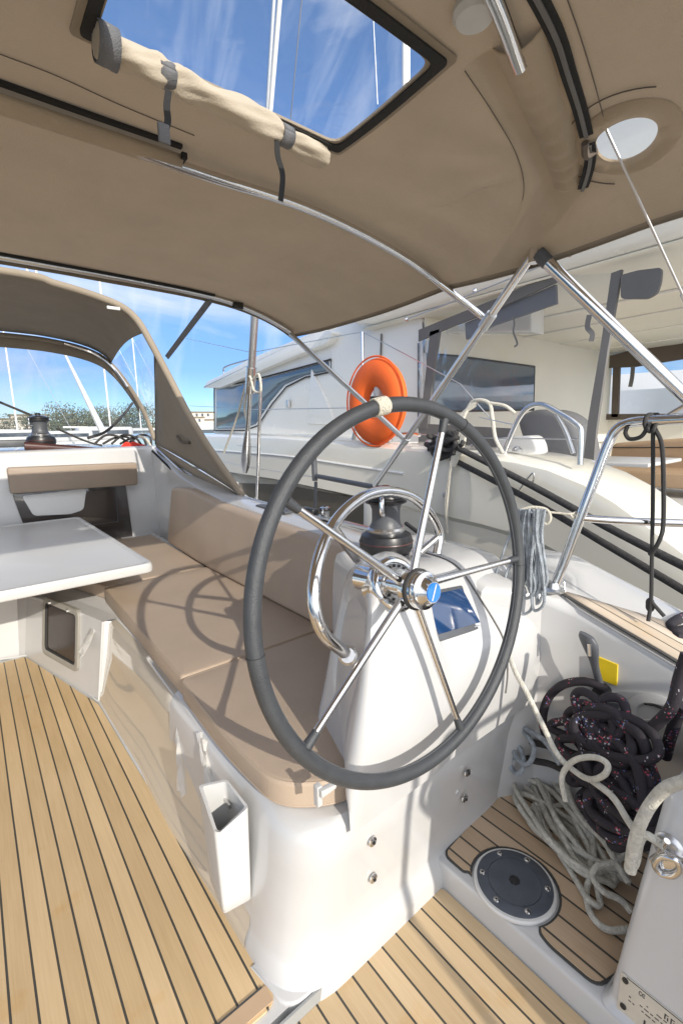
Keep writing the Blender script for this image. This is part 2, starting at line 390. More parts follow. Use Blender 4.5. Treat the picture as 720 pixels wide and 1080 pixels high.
# helm platform
hf = MB(); hf.rprism([(.971,-1.6),(1.50,-1.6),(1.50,.95),(.971,.95)], -.12, .045, .015)
tag(hf.build('helm_floor', 'gel'), kind='structure')
def helmpoly(g=0):
    # teak outline with the bite round the hatch
    hc = V((1.06, .59)); R = .118 + g
    return hc, R
HC = V((at(542,931,z=.055).x, at(542,931,z=.055).y)); HR = .088
def disc(c, r, n, a0=0, a1=360): return [(c.x + r*math.cos(math.radians(a0+(a1-a0)*i/n)), c.y + r*math.sin(math.radians(a0+(a1-a0)*i/n))) for i in range(n+1)]
e0 = .992
helmA = [(e0, .795), (e0, .715), (e0+.012, .705)] + disc(HC, .118, 26, 128, -118) + [(1.002,.486), (e0,.455), (e0,.335), (1.47,.20), (1.47,.845), (1.2,.815)]
hb1 = roundpoly(helmA, [.03,.008,.006]+[0]*27+[.008,.02,.03,0,.01,0], 4)
m = MB(); m.use('caulk'); m.rprism(hb1, .046, .0495, 0); m.use('teakC'); m.rprism(offpoly(hb1, .0065), .0495, .052, 0)
tag(m.build('teak_helm_floor'), kind='structure')

# --- bulkhead and cabin top
m = MB()
m.rprism([(-2.0,4.45),(1.40,4.45),(1.40,7.6),(-2.0,7.6)], -.1, 1.255, .04)
tag(m.build('cabin_wall', 'gel'), kind='structure')
tag(MB().box((-.2, 4.30, .38), (3.0, .30, .09), bev=.02).box((1.13,3.45,.2),(.28,2.0,.5)).build('bulkhead_ledge_wall', 'gel'), kind='structure')
def sm(a, b, x): q = min(1, max(0, (x-a)/(b-a))); return q*q*(3-2*q)
# --- hull side: coaming, side deck
def coam(y):
    pts = [(-1.5,.50),(.3,.66),(.72,.80),(.9,.86),(1.5,.885),(2.8,.945),(3.6,1.03),(4.45,1.24),(9,1.2)]
    for (a, b), (c, d) in zip(pts, pts[1:]):
        if y <= c: return b + (d-b)*(y-a)/(c-a)
    return pts[-1][1]
ys = [-1.5,-.8,-.3,0,.3,.5,.65,.75,.85,1,1.3,1.6,2,2.4,2.8,3.2,3.6,4,4.45,5,6,7.6]
rows = []
for y in ys:
    z = coam(y); t = min(1, max(0, (y-.72)/.12)); t = t*t*(3-2*t); xi = 1.475*(1-t) + 1.235*t
    if y > 2.9: xi += (y-2.9)*.06
    rows.append([V((xi+.005*0, y, -.1)), V((xi, y, z-.05)), V((xi+.006, y, z-.02)), V((xi+.03, y, z-.002)), V((xi+.09, y, z+.004)), V((max(xi+.095, 1.385+max(0,y-2.9)*.06), y, z+.002)), V((max(xi+.10, 1.42+max(0,y-2.9)*.06), y, z-.02*sm(.9,1.4,y))), V((max(xi+.105, 1.44+max(0,y-2.9)*.06), y, z-.20*sm(.9,1.5,y)-.005)),
                 V((1.74, y, z-.008-.23*sm(.9,1.5,y))), V((1.84, y, z-.012-.235*sm(.9,1.5,y))), V((1.88, y, z-.02-.23*sm(.9,1.5,y))), V((1.90, y, z-.05-.23*sm(.9,1.5,y))), V((1.93, y, z-.4)), V((1.80, y, -.9))])
m = MB(); m.grid(rows)
tag(m.build('hull_side_wall', 'gel'), kind='structure')
# teak on aft side deck
rows = []
for i in range(24):
    y = .70 - i*.08; z = coam(y) + .006; xi = 1.485; w = max(.012, min(.34, (.74-y)*.75))
    rows.append([V((xi, y, z)), V((xi+w*.5, y, z-.001)), V((xi+w, y, z-.006))])
tag(MB().grid(rows).build('teak_side_deck_floor', 'teakD', solid=.006), kind='structure')
m = MB(); m.tube([(1.478, .72-i*.1, coam(.72-i*.1)+.004) for i in range(20)], .005, 6)
tag(m.build('side_deck_trim', 'caulk'), kind='structure')

# --- seat module on the cockpit side, with rounded corner by the helm
def ya(z):
    pts = [(-.04,.80),(0,.785),(.03,.783),(.06,.795),(.3,.775),(.42,.755),(.5,.745),(.6,.745)]
    for (a,b),(c,d) in zip(pts, pts[1:]):
        if z <= c: return b+(d-b)*(z-a)/(c-a)
    return pts[-1][1]
m = MB(); rings = []
for z in (-.04, 0, .02, .045, .06, .15, .3, .38, .41, .425):
    fl = {-.04: .03, 0: .028, .02: .02, .045: .006, .06: 0}.get(z, 0)
    ins = .012 if z == .41 else .03 if z == .425 else 0
    y0 = ya(max(z, .06)) - fl + ins + (.03 if z < .02 else 0)*0; xl = .425 + .10*max(0, z) - fl*.5 + ins
    poly = [(xl, 1.62), (xl, y0), (1.30, y0+.012), (1.485, y0+.045), (1.485, 1.62)]
    rp = roundpoly(poly, [0, .17, .1, 0, 0], 10)
    rings.append([V((p[0], p[1], z)) for p in rp])
m.grid(rings, True); k = len(rings[0]); t = len(m.v) - k; m.f.append([t+i for i in range(k)]); m.m.append(0)
tag(m.build('helm_seat_base_wall', 'gel', angle=35), kind='structure')
# plinth step below the console
tag(MB().rprism(roundpoly([(.40,.93),(.425,.785),(.99,.785),(.99,.95)], [.0,.05,0,0], 5), -.04, .004, .006).build('plinth_trim', 'gel'), kind='structure')
tag(MB().box((.69,.7795,-.017), (.62,.006,.034)).build('plinth_fascia_trim', 'grey'), kind='structure')
# seat front, polished, leaning outboard towards the top
rows = []
for (x, y) in [(.427,.98),(.425,1.12),(.405,1.5),(.392,1.886),(.380,2.30),(.376,2.525)]:
    x -= .014*sm(1.75, 1.55, y) if False else (.016 if y < 1.7 else .0)
    rows.append([V((x-.004, y, -.005)), V((x+.002, y, .03)), V((x+.015, y, .05)), V((x+.06, y, .25)), V((x+.085, y, .40)), V((x+.10, y, .413)), V((x+.22, y, .416))])
tag(MB().grid(rows).build('seat_front_wall', 'panel'), kind='structure')
c0, c1 = V((.376,2.525,0)), V((.128,3.41,0))
rows = [[V((p.x, p.y, -.005)), V((p.x+.06, p.y, .42)), V((p.x+.14, p.y, .422))] for p in (c0,c0.lerp(c1,.33),c0.lerp(c1,.66),c1)]
rows += [[V((.10,3.45,-.005)), V((.14,3.47,.42)), V((.14,3.6,.422))], [V((-2,3.45,-.005)), V((-2,3.47,.42)), V((-2,3.6,.422))]]
mm = MB(); mm.grid(rows); mm.grid([[V((.372,2.525,-.005)), V((.378,2.525,.03)), V((.391,2.525,.05)), V((.436,2.525,.25)), V((.461,2.525,.40)), V((.476,2.525,.413))],[V((.374,2.528,-.005)), V((.380,2.53,.03)), V((.384,2.53,.05)), V((.41,2.53,.25)), V((.432,2.53,.40)), V((.436,2.53,.42))]]); mm.tube([(.373,2.527,0),(.436,2.53,.42)], .007, 8)
tag(mm.build('step_wall', 'gel', angle=20), kind='structure')
tag(MB().rprism([(.50,2.53),(.128,3.42),(-2,3.46),(-2,4.44),(1.1,4.44),(1.1,1.6),(.52,1.6)], .395, .418, .004).build('seat_top_slab', 'gel'), kind='structure')
# thin white bead where the sole meets the seat front
tag(MB().tube([(.424,1.05,.004),(.40,1.6,.004),(.388,1.95,.004),(.374,2.50,.004),(.362,2.56,.004),(.13,3.40,.004),(-1.2,3.45,.004)], .006, 8).build('sole_edge_trim', 'white'), kind='structure')

# --- sea, far shore, hills
tag(MB().rprism([(-2500,-2500),(2500,-2500),(2500,2500),(-2500,2500)], -1.0, -.9, 0).build('sea_water', 'water'), kind='structure')
m = MB(); rows = []
for i in range(61):
    x = -130 + i*5; rows.append([V((x, 150 + 5*noise.noise(V((x*.05,0,0))), -1.2)), V((x, 155, .4)), V((x, 260, 1.2)), V((x, 420, 1.6))])
tag(m.grid(rows).build('shore_land', 'land'), kind='structure')
m = MB(); rows = []
for i in range(81):
    x = -700 + i*22; h = 26 + 26*noise.noise(V((x*.004, 3, 0))) + 9*noise.noise(V((x*.02, 1, 0)))
    rows.append([V((x, 900, 0)), V((x, 960, h*.6)), V((x, 1040, h)), V((x, 1200, h*.7))])
tag(m.grid(rows).build('hills', 'hill'), kind='structure')

# ================================================================ STEERING WHEEL
KT = .0954
WC = V((.7873, .7129, .9771)); WN = V((0, math.cos(KT), -math.sin(KT))); WU = V((0, math.sin(KT), math.cos(KT)))
def wp(a, r, h=0): a = math.radians(a); return WC + V((1,0,0))*math.cos(a)*r + WU*math.sin(a)*r + WN*h
t = thing('steering_wheel', WC, 'large grey leather steering wheel with five steel spokes, the only one on the helm console', 'steering wheel')
RW = .430
m = MB(); m.tube([wp(i*5, RW) for i in range(72)], .0165, 16, True, 2)
rim = m.build('rim', 'leather', t)
m = MB(); m.tube([wp(i*5, RW-.0162) for i in range(72)], .0016, 6, True, 1); m.build('stitching', 'dgrey', rim)
for a in (100.5,):
    m = MB(); P = [wp(a + d, RW) for d in (-2.6, -1.3, 0, 1.3, 2.6)]
    for k in range(8): m.tube([wp(a-2.3+.62*k, RW) + (V((math.cos(math.radians(a)),0,0))+WU*math.sin(math.radians(a)))*.0182*math.cos(q) + WN*.0182*math.sin(q) for q in [i*math.pi/8 for i in range(16)]], .0026, 6, True, 1)
    m.build('rope_whipping', 'ropec', t)
for a in (-3.5, 183, 62): m = MB(); m.tube([wp(a, RW, 0)+(V((math.cos(math.radians(a)),0,0))+WU*math.sin(math.radians(a)))*.0168*math.cos(q)+WN*.0168*math.sin(q) for q in [i*math.pi/9 for i in range(18)]], .0012, 5, True, 1); m.build('rim_seam', 'rubber', t)
for a in (71, -1, -73, -145.5, 143.5):
    m = MB(); m.tube([wp(a, .030, .022), wp(a, .12, .018), wp(a, RW-.012, .0)], lambda q: .0115 - .0035*q, 14, res=10); sp = m.build('spoke', 'steel', t)
    MB().tube([wp(a, RW-.048, .002), wp(a, RW-.030, .001), wp(a, RW-.013, 0)], lambda q: .0088+.0028*q, 12).build('spoke_collar', 'leather', sp)
AX = -WN
m = MB(); m.lathe([(.0,-.03),(.035,-.03),(.044,-.024),(.0455,.0),(.044,.010),(.041,.016),(.040,.018)], WC, AX, 40)
hub = m.build('hub', 'steel', t)
MB().lathe([(.047,-.006),(.0495,-.003),(.0495,.003),(.047,.006)], WC, AX, 40).build('hub_ring', 'rubber', hub)
MB().lathe([(.043,.012),(.0455,.020),(.044,.026),(.036,.028),(.031,.034),(.0245,.048)], WC, AX, 40).build('hub_knob', 'steel', hub)
em = MB().lathe([(.0,.0475),(.022,.0475),(.0225,.0485),(.022,.0498)], WC, AX, 36).build('emblem', 'bluee', hub)
sl = MB(); ec = WC + AX*.0504
sl.add([ec+V((1,0,0))*x+WU*y for x,y in [(-.0105,-.0165),(-.0065,-.0180),(.0105,.0165),(.0065,.0180)]], [(0,1,2,3)])
sl.build('emblem_slash', 'white', hub)
m = MB(); m.lathe([(.026,-.03),(.026,-.09),(.034,-.092),(.034,-.20)], WC, AX, 24); m.build('axle', 'steel', t)

# ================================================================ CONSOLE
CT = thing('helm_console', (.9, .95, .42), 'white moulded helm console with compass and display behind the steering wheel', 'helm console')
pod = [(.752,.40),(.745,.50),(.745,.62),(.755,.74),(.775,.85),(.805,.935),(.85,.975),(.92,.990),(.985,.978),(1.03,.94),(1.05,.86),(1.06,.70),(1.06,.40)]
sho = [(.762,.40),(.748,.50),(.742,.60),(.758,.69),(.795,.745),(.845,.80),(.893,.852),(.935,.888),(.985,.905),(1.06,.91),(1.18,.91),(1.30,.88),(1.32,.40)]
def sm(a, b, x): q = min(1, max(0, (x-a)/(b-a))); return q*q*(3-2*q)
rows = []
ctr = V((0, .92, .6))
for x, ins in [(.612,.10),(.600,.055),(.598,.03),(.602,.012),(.615,.003),(.64,0),(.70,0),(.78,0),(.86,0),(.90,0),(.92,0),(.94,0),(.96,0),(.98,0),(1.0,0),(1.05,0),(1.12,0),(1.19,0),(1.23,0),(1.30,0),(1.38,0),(1.445,.004),(1.468,.015),(1.476,.05)]:
    q = sm(.885, .985, x); lift = .012*math.sin(max(0, min(1, (x-.60)/.34))*math.pi)*(1-q)
    pr = [V((x, a[0]*(1-q)+b[0]*q, a[1]*(1-q)+b[1]*q + (lift if 5 <= i <= 9 else 0))) for i, (a, b) in enumerate(zip(pod, sho))]
    xs = (max(0, .64-x)*.0)
    pr = catmull(pr, 5)
    out = []
    for p in pr:
        w = min(1, (p.z-.40)/.15)
        d = V((0, .93-p.y, .62-p.z)); 
        out.append(p + (d.normalized()*ins*w if d.length > 0 else d))
    lean = .06
    for p in out: p.x += (.28*max(0, p.z-.5) + .45*max(0, p.y-.79))*(1-sm(.62, 1.02, x))
    rows.append(out)
rows_console = rows
m = MB(); m.grid(rows)
for r, rev in ((rows[0], 1), (rows[-1], 0)):
    b = len(m.v); m.v += [tuple(p) for p in r]; m.f.append([b+i for i in (range(len(r))[::-1] if rev else range(len(r)))]); m.m.append(0)
m.build('console_body', 'gel', CT, angle=50)
# display on the sloping shoulder
p1 = at(508, 660.5, y=.80); p0 = at(462, 674.4, y=.80); p2 = at(483, 619, y=.891); p3 = at(454, 635.6, y=.891)
U_ = (p1 - p0).normalized(); Vv = (p2 - p1); Vv = (Vv - U_*Vv.dot(U_)).normalized(); Wn = U_.cross(Vv)
if Wn.y > 0: Wn = -Wn
wd = (p1-p0).length; hh = .135
o_ = (p0+p1)/2 + Vv*hh/2
m = MB().rprism(roundpoly([(-wd/2-.006,-hh/2-.006),(wd/2+.006,-hh/2-.006),(wd/2+.006,hh/2+.006),(-wd/2-.006,hh/2+.006)], .008, 3), -.045, .004, .003, o=o_, ax=(U_, Vv, Wn))
dsp = m.build('display', 'dgrey', CT)
sc = MB().rprism([(-wd/2+.006,-hh/2+.012),(wd/2-.006,-hh/2+.012),(wd/2-.006,hh/2-.006),(-wd/2+.006,hh/2-.006)], .004, .006, 0, o=o_, ax=(U_, Vv, Wn)).build('screen', 'screen', dsp)
MB().rprism([(wd/2-.04,-hh/2+.002),(wd/2-.015,-hh/2+.002),(wd/2-.015,-hh/2+.006),(wd/2-.04,-hh/2+.006)], .004, .0055, 0, o=o_, ax=(U_, Vv, Wn)).build('display_marking', 'steelr', dsp)
# compass: chrome bowl and card behind the hub
cc = at(417, 616, y=.815); ca = V((-.05, -.93, .42)).normalized()
cp = MB().lathe([(.066,-.06),(.072,-.02),(.073,.0),(.070,.008),(.063,.012),(.056,.010),(.054,.002)], cc, ca, 40).build('compass', 'steel', CT)
MB().lathe([(.054,.0),(.050,.010),(.040,.014),(.030,.010),(.022,.016),(.0,.018)], cc, ca, 36).build('compass_card', 'steelr', cp)
m = MB()
for k in range(18): a = k*math.pi/9; u1 = ca.orthogonal().normalized(); u2 = ca.cross(u1); m.box(cc + (u1*math.cos(a)+u2*math.sin(a))*.046 + ca*.0135, (.006,.005,.006))
m.build('compass_marking', 'black', cp)
MB().lathe([(.0535,.002),(.050,.026),(.036,.044),(.018,.052),(0,.054)], cc, ca, 32).build('compass_dome', 'clear', cp)
kx_ = min(range(len(rows_console)), key=lambda i: abs(rows_console[i][0].x-1.23))
MB().tube([p + V((0, -.001, .001)) for p in rows_console[kx_] if p.z > .52 and p.y < 1.15], .0032, 8, res=1).build('console_seam', 'greyt', CT)
# instrument strip at the top of the shoulder
m = MB().box((1.02,.955,.905),(.10,.022,.012), bev=.004); m.build('switch_strip', 'dgrey', CT)
for k in range(4): MB().lathe([(0,0),(.0065,0),(.006,.004),(0,.005)], V((.985+k*.022,.955,.911)), (0,-.3,1), 12).build('push_button', 'rubber', CT)
# drain studs on the aft face
for (u, v) in [(391,886),(395,928),(491,843),(491.5,814)]:
    p = at(u, v, y=.775); p.y = ya(p.z) - .002
    st = MB().lathe([(.0,0),(.0135,0),(.0125,.004),(.008,.006)], p, (0,-1,.03), 20).build('stud_fitting', 'steel', CT)
    MB().lathe([(.0,.006),(.005,.006),(.004,.010)], p, (0,-1,.03), 10).build('stud_core', 'black', st)
# small catch
p = at(332, 833, y=.78); p.y = ya(.42) + .012
ct = MB().rprism([(-.007,-.03),(.007,-.03),(.007,.02),(-.007,.02)], -.010, .008, .003, o=p, ax=((1,0,0),(0,0,1),(0,-1,0))).build('catch', 'white', CT)
MB().rprism([(-.004,.0),(.036,.004),(.040,.014),(-.004,.018)], .004, .020, .003, o=p, ax=((1,0,0),(0,0,1),(0,-1,0))).build('catch_tongue', 'white', ct)

# --- stainless hoop forward of the wheel
hp = [at(363,688,y=.83), at(341,668,y=.82), at(331,635,y=.83), at(334,598,y=.86), at(345,565,y=.90), at(362,540,y=.94), at(385,523,y=.97), at(410,518,y=.99), at(434,524,y=1.0), at(452,540,y=1.0), at(463,562,y=1.0), at(461,578,y=.99)]
hp[-1].z -= .02
t = thing('grab_rail', hp[0], 'curved stainless steel grab hoop around the winch, behind the wheel spokes', 'grab rail')
MB().tube(hp, .0155, 14).build('hoop', 'steel', t)
MB().lathe([(.024,-.01),(.024,.004),(.018,.010)], hp[0]+V((.012,.0,-.012)), (-.6,-.5,.4), 20).build('base_flange', 'steelr', t)
MB().tube([at(351,556,y=.91), at(376,590,y=1.03)], .013, 12).build('brace', 'steel', t)
MB().tube([at(462,566,y=1.0), at(434,590,y=1.02)], .011, 12).build('brace', 'steelr', t)

# ================================================================ WINCHES
def winch(o, s, label, name='winch'):
    t = thing(name, o, label, 'winch', None)
    def L(prof): return [(a*s, b*s) for a, b in prof]
    MB().lathe(L([(.085,-.03),(.095,-.01),(.096,.012),(.088,.035),(.07,.045)]), o, n=36).build('base', 'black', t)
    MB().lathe(L([(.0965,.008),(.0975,.010),(.0965,.013)]), o, n=36).build('base_trim', 'maroon', t)
    MB().lathe(L([(.066,.045),(.068,.055),(.062,.062)]), o, n=36).build('collar', 'steelr', t)
    MB().lathe(L([(.060,.06),(.052,.075),(.050,.09),(.050,.125),(.056,.14),(.06,.146)]), o, n=36).build('drum', 'dgrey', t)
    MB().lathe(L([(.06,.146),(.073,.150),(.074,.156),(.066,.160),(.066,.166),(.072,.170),(.070,.176),(.055,.182)]), o, n=36).build('jaw_ring', 'black', t)
    MB().lathe(L([(.058,.181),(.052,.187),(.03,.192),(.016,.193)]), o, n=36).build('cap', 'steel', t)
    MB().lathe(L([(.018,.19),(.018,.205),(.012,.210)]), o, n=20).build('socket', 'black', t)
    a = V(o) + V((-.055*s, -.04*s, .172*s)); MB().tube([a, a+V((-.012,-.01,-.005)), a+V((-.012,-.012,-.05*s)), a+V((.01,.0,-.055*s))], .005*s+.003, 8).build('feeder_arm', 'steel', t)
    return t
winch(at(407, 573, z=.945) + V((0,0,.0)), 1.0, 'black self-tailing winch with steel cap inside the grab hoop')
winch(at(343, 551, z=.895), .42, 'small low black winch at the rear tip of the coaming, left of the hoop')
winch(at(44, 466, y=4.72), 1.15, 'black winch standing on the cabin top inside the sprayhood')

# ================================================================ CUSHIONS
def cushion(name, poly, z0, z1, label, cat, key='vinyl', r=.013, crown=.004, rr=.02, group=None, **k):
    m = MB(); m.rprism(roundpoly(poly, rr, 6), z0, z1, r, n=5, crown=crown, **k)
    o = m.build(name, key, angle=60); tag(o, label, cat, group)
    rp = offpoly(roundpoly(poly, rr, 6), .0045)
    MB().tube([(p[0], p[1], z1-.0035) for p in rp], .0028, 6, True, 1).build('piping', key, o)
    MB().tube([(p[0], p[1], z0+.012) for p in offpoly(roundpoly(poly, rr, 6), .0005)], .0022, 6, True, 1).build('piping', key, o)
    return o
cushion('seat_cushion', [(.495,1.565),(1.125,1.565),(1.125,2.84),(.515,2.84),(.505,2.2)], .418, .502, 'taupe seat cushion crossed by the large round shadow of the wheel', 'cushion')
cushion('seat_cushion', [(.53,2.86),(1.125,2.86),(1.17,4.14),(.30,4.14),(.34,3.45)], .418, .500, 'taupe seat cushion farthest along the bench, next to the white table', 'cushion')
cushion('seat_cushion', [(.485,1.55),(.470,1.15),(.485,.90),(.60,.815),(.70,.80),(1.3,.85),(1.3,1.55)], .426, .503, 'taupe end cushion tucked against the white helm console', 'cushion', rr=[.03,.12,.12,.1,.02,.02,.03])
def backrest(y0, y1, label, c0=0, c1=0):
    pr = []
    prof = [(1.115,.497),(1.235,.497),(1.29,0),(1.205,0)]
    m = MB(); rows = []
    def sec(y, ins, z1, xo):
        zt = coam(y) - .025 + z1
        P = [V((1.110, .500)), V((1.20, .500)), V((1.262, zt)), V((1.185, zt))]
        c = sum(P, V((0,0)))/4
        pp = roundpoly([tuple(p) for p in P], .028, 5)
        return [V((q[0] + (c.x-q[0])*ins/.07 + xo, y, q[1] + (c.y-q[1])*ins/.2)) for q in pp]
    n = 12
    st = [(y0, .035), (y0+.004, .016), (y0+.014, .004), (y0+.03, 0)] + [(y0+.03+(y1-y0-.06)*i/n, 0) for i in range(1, n)] + [(y1-.03, 0), (y1-.014, .004), (y1-.004, .016), (y1, .035)]
    for y, ins in st:
        q = (y-y0)/(y1-y0); dz = -max(0, (c1-.0)*(max(0, (q-.80)/.2))**1.5) - max(0, c0*(max(0, (.2-q)/.2))**1.5)
        rows.append(sec(y + 0, ins, dz, -.0+max(0, y-2.9)*.06))
    m.grid(rows, True); k = len(rows[0]); m.f.append(list(range(k))); m.m.append(0); m.f.append([len(m.v)-k+i for i in range(k)][::-1]); m.m.append(0)
    return tag(m.build('backrest_cushion', 'vinyl', angle=60), label, 'cushion')
backrest(1.02, 3.72, 'long taupe backrest cushion leaning on the coaming, its far end in shade', 0, .10)
# bulkhead headrest
hx = [at(7,493,y=4.42), at(143,487,y=4.42), at(143,511,y=4.42), at(8,521,y=4.42)]
m = MB(); m.rprism(roundpoly([(hx[0].x,hx[0].z),(hx[1].x,hx[1].z-.005),(hx[1].x-.01,hx[2].z),(hx[0].x,hx[3].z)], .02, 4), -.03, .05, .012, o=(0,4.42,0), ax=((1,0,0),(0,0,1),(0,-1,0)))
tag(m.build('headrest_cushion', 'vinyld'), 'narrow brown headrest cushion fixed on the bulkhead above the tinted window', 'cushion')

# bulkhead window
t = thing('cabin_window', (.65,4.44,.5), 'dark smoked window in the white bulkhead below the narrow headrest', 'window')
m = MB(); m.rprism(roundpoly([(.24,.93),(1.075,.93),(1.09,.42),(.33,.42)], .03, 4), 0, .012, .003, o=(0,4.448,0), ax=((1,0,0),(0,0,1),(0,-1,0)))
m.build('pane', 'smoke', t)
for pts in ([(.70,.89),(.99,.90),(.98,.60),(.66,.60)],):
    m = MB(); m.tube([(a, 4.433, b) for a, b in pts], .003, 6, True, 1, smooth=False); m.build('pane_edge', 'dgrey', t)
m = MB(); m.rprism(roundpoly([(.30,.905),(.76,.915),(.72,.74),(.62,.715),(.36,.735)], .03, 4), 0, .006, .002, o=(0,4.434,0), ax=((1,0,0),(0,0,1),(0,-1,0)))
tag(m.build('mesh_pocket', 'whitefab'), 'white fabric pocket hanging behind the smoked bulkhead window', 'pocket')

# porthole in the step panel
a0 = at(46, 640, x=0) if False else None
def onstep(u, v):
    # plane through c0,c1 leaning
    n_ = (c1-c0).cross(V((.06,0,.425))).normalized(); d = ray(u, v); tt = (c0-CAM).dot(n_)/d.dot(n_); return CAM + d*tt
pw = [onstep(48,636), onstep(80,645), onstep(83,700), onstep(52,688)]
ctrp = sum(pw, V((0,0,0)))/4
U2 = (c1-c0).normalized()*-1; n_ = (c1-c0).cross(V((.06,0,.425))).normalized(); n_ = -n_ if n_.dot(CAM-ctrp) < 0 else n_; V2 = n_.cross(U2); V2 = -V2 if V2.z < 0 else V2
hw = abs((pw[1]-pw[0]).dot(U2))/2; hh2 = abs((pw[3]-pw[0]).dot(V2))/2
t = thing('porthole', ctrp, 'small square porthole with rounded grey frame low beside the teak sole', 'porthole')
def ringm(hw, hh, w, z0, z1, rr):
    m = MB(); rows = []
    o1 = roundpoly([(-hw,-hh),(hw,-hh),(hw,hh),(-hw,hh)], rr, 6); o2 = roundpoly([(-hw+w,-hh+w),(hw-w,-hh+w),(hw-w,hh-w),(-hw+w,hh-w)], max(.005, rr-w*.6), 6)
    def P(q, z): return ctrp + U2*q[0] + V2*q[1] + n_*z
    om = [((a[0]+b[0])/2, (a[1]+b[1])/2) for a, b in zip(o1, o2)]
    m.grid([[P(q, z0) for q in o1], [P(q, z1*.8) for q in o1], [P(q, z1) for q in om], [P(q, z1*.7) for q in o2], [P(q, z0-.0) for q in o2]], True)
    return m
ringm(hw+.03, hh2+.03, .032, -.01, .016, .045).build('frame', 'bezel', t)
ringm(hw+.002, hh2+.002, .012, -.01, .013, .03).build('gasket', 'rubber', t)
MB().rprism(roundpoly([(-hw,-hh2),(hw,-hh2),(hw,hh2),(-hw,hh2)], .03, 5), -.004, .003, 0, o=ctrp, ax=(U2, V2, n_)).build('pane', 'pane', t)
for s_ in (-1, 1): MB().box(ctrp+V2*(hh2+.012)+U2*s_*hw*.6+n_*.016, (.02,.02,.012)).build('hinge', 'steelr', t)

# nav pocket (open white box on the seat front)
bx = V((.415, .905, .32)); PK = thing('storage_pocket', (.41,.90,.10), 'tall open white plastic pocket mounted at the console corner above the sole', 'storage pocket')
m = MB()
out = [(-.055,-.058),(.034,-.070),(.030,.052),(-.04,.080)]
oo = roundpoly(out, .012, 4); ii = roundpoly([(p[0]*.82, p[1]*.86) for p in out], .008, 4)
pc = V((.410, 1.035, 0))
def pk(q, z, k=1): return V((pc.x+q[0]*k, pc.y+q[1]*k, z))
top = lambda q: .405 - .05*abs(q[1]-.0)/.08*0 - (.055 if q[1] < -.03 and q[0] < 0 else 0)*1
zt = [.425 - .045*math.exp(-((q[0]+.03)**2+(q[1]+.05)**2)/.002) for q in oo]; zi = [.425 - .045*math.exp(-((q[0]+.03)**2+(q[1]+.05)**2)/.002) for q in ii]
m.grid([[pk(q, .135, .80) for q in oo], [pk(q, .14, .86) for q in oo], [pk(q, .17, .88) for q in oo], [pk(q, z-.008) for q, z in zip(oo, zt)], [pk(q, z, .99) for q, z in zip(oo, zt)], [pk(q, z, .99) for q, z in zip(ii, zi)], [pk(q, z-.01) for q, z in zip(ii, zi)], [pk(q, .17, .85) for q in ii]], True)
k = len(oo); m.f.append(list(range(k))[::-1]); m.m.append(0); m.f.append([len(m.v)-k+i for i in range(k)]); m.m.append(0)
m.build('pocket_body', 'white', PK)
MB().box(pk((.018,.03), .37), (.006,.03,.012)).build('retaining_clip', 'steelr', PK)

# clear film and ties along the seat front
def film(pts, wf, name, label):
    m = MB(); rows = []
    for i, p in enumerate(catmull(pts, 6)):
        w = wf(i); rows.append([p + V((-.014*math.sin(j*1.3+i*.35), (j-3)*w/4, .006*math.sin(j*1.6+i*.5))) for j in range(7)])
    m.grid(rows); return tag(m.build(name, 'film'), label, 'protective film')
film([(.50,1.60,.40),(.47,1.54,.33),(.445,1.50,.24),(.43,1.45,.15)], lambda i: .045-.001*i, 'film_tie', 'crumpled strip of clear film hanging below the front corner of the seat cushion')
film([(.475,1.33,.405),(.455,1.26,.34),(.44,1.19,.26),(.43,1.13,.20)], lambda i: .04-.001*i, 'film_tie', 'wrinkled clear film strip hanging under the end cushion, above the white pocket')
film([(.46,2.72,.405),(.42,2.66,.37),(.37,2.60,.33),(.33,2.55,.27)], lambda i: .06-.001*i, 'film_tie', 'bunched clear film hanging at the step corner beside the porthole')

# ================================================================ TABLE
TZ = .70
ta = [at(0,554.4,z=TZ), at(80.6,545,z=TZ), at(159.7,593.6,z=TZ), at(0,624.7,z=TZ)]
t = thing('cockpit_table', (-.1,3.4,0), 'white cockpit table with rounded raised edge beside the taupe seats', 'table')
xe = ta[2].x + .016; yn = ta[2].y; yf = ta[1].y
tp = roundpoly([(-1.1,yn-.015),(xe,yn),(xe-.02,yf),(-1.1,yf+.01)], .05, 6)
MB().rprism(tp, TZ-.052, TZ-.008, .010).build('tabletop', 'white', t)
m = MB(); c_ = V(((xe-1.1)/2, (yn+yf)/2)); 
def tin(w): return roundpoly([(-1.1+w,yn-.015+w),(xe-w,yn+w),(xe-.02-w,yf-w),(-1.1+w,yf+.01-w)], .05, 6)
m.grid([[V((*q, TZ-.012)) for q in tin(.002)], [V((*q, TZ-.002)) for q in tin(.006)], [V((*q, TZ)) for q in tin(.014)], [V((*q, TZ-.001)) for q in tin(.026)], [V((*q, TZ-.009)) for q in tin(.034)]], True)
m.build('fiddle_rail', 'white', t)
MB().box((-.45,3.3,.34),(.30,1.0,.62), bev=.03).build('pedestal', 'gelm', t)

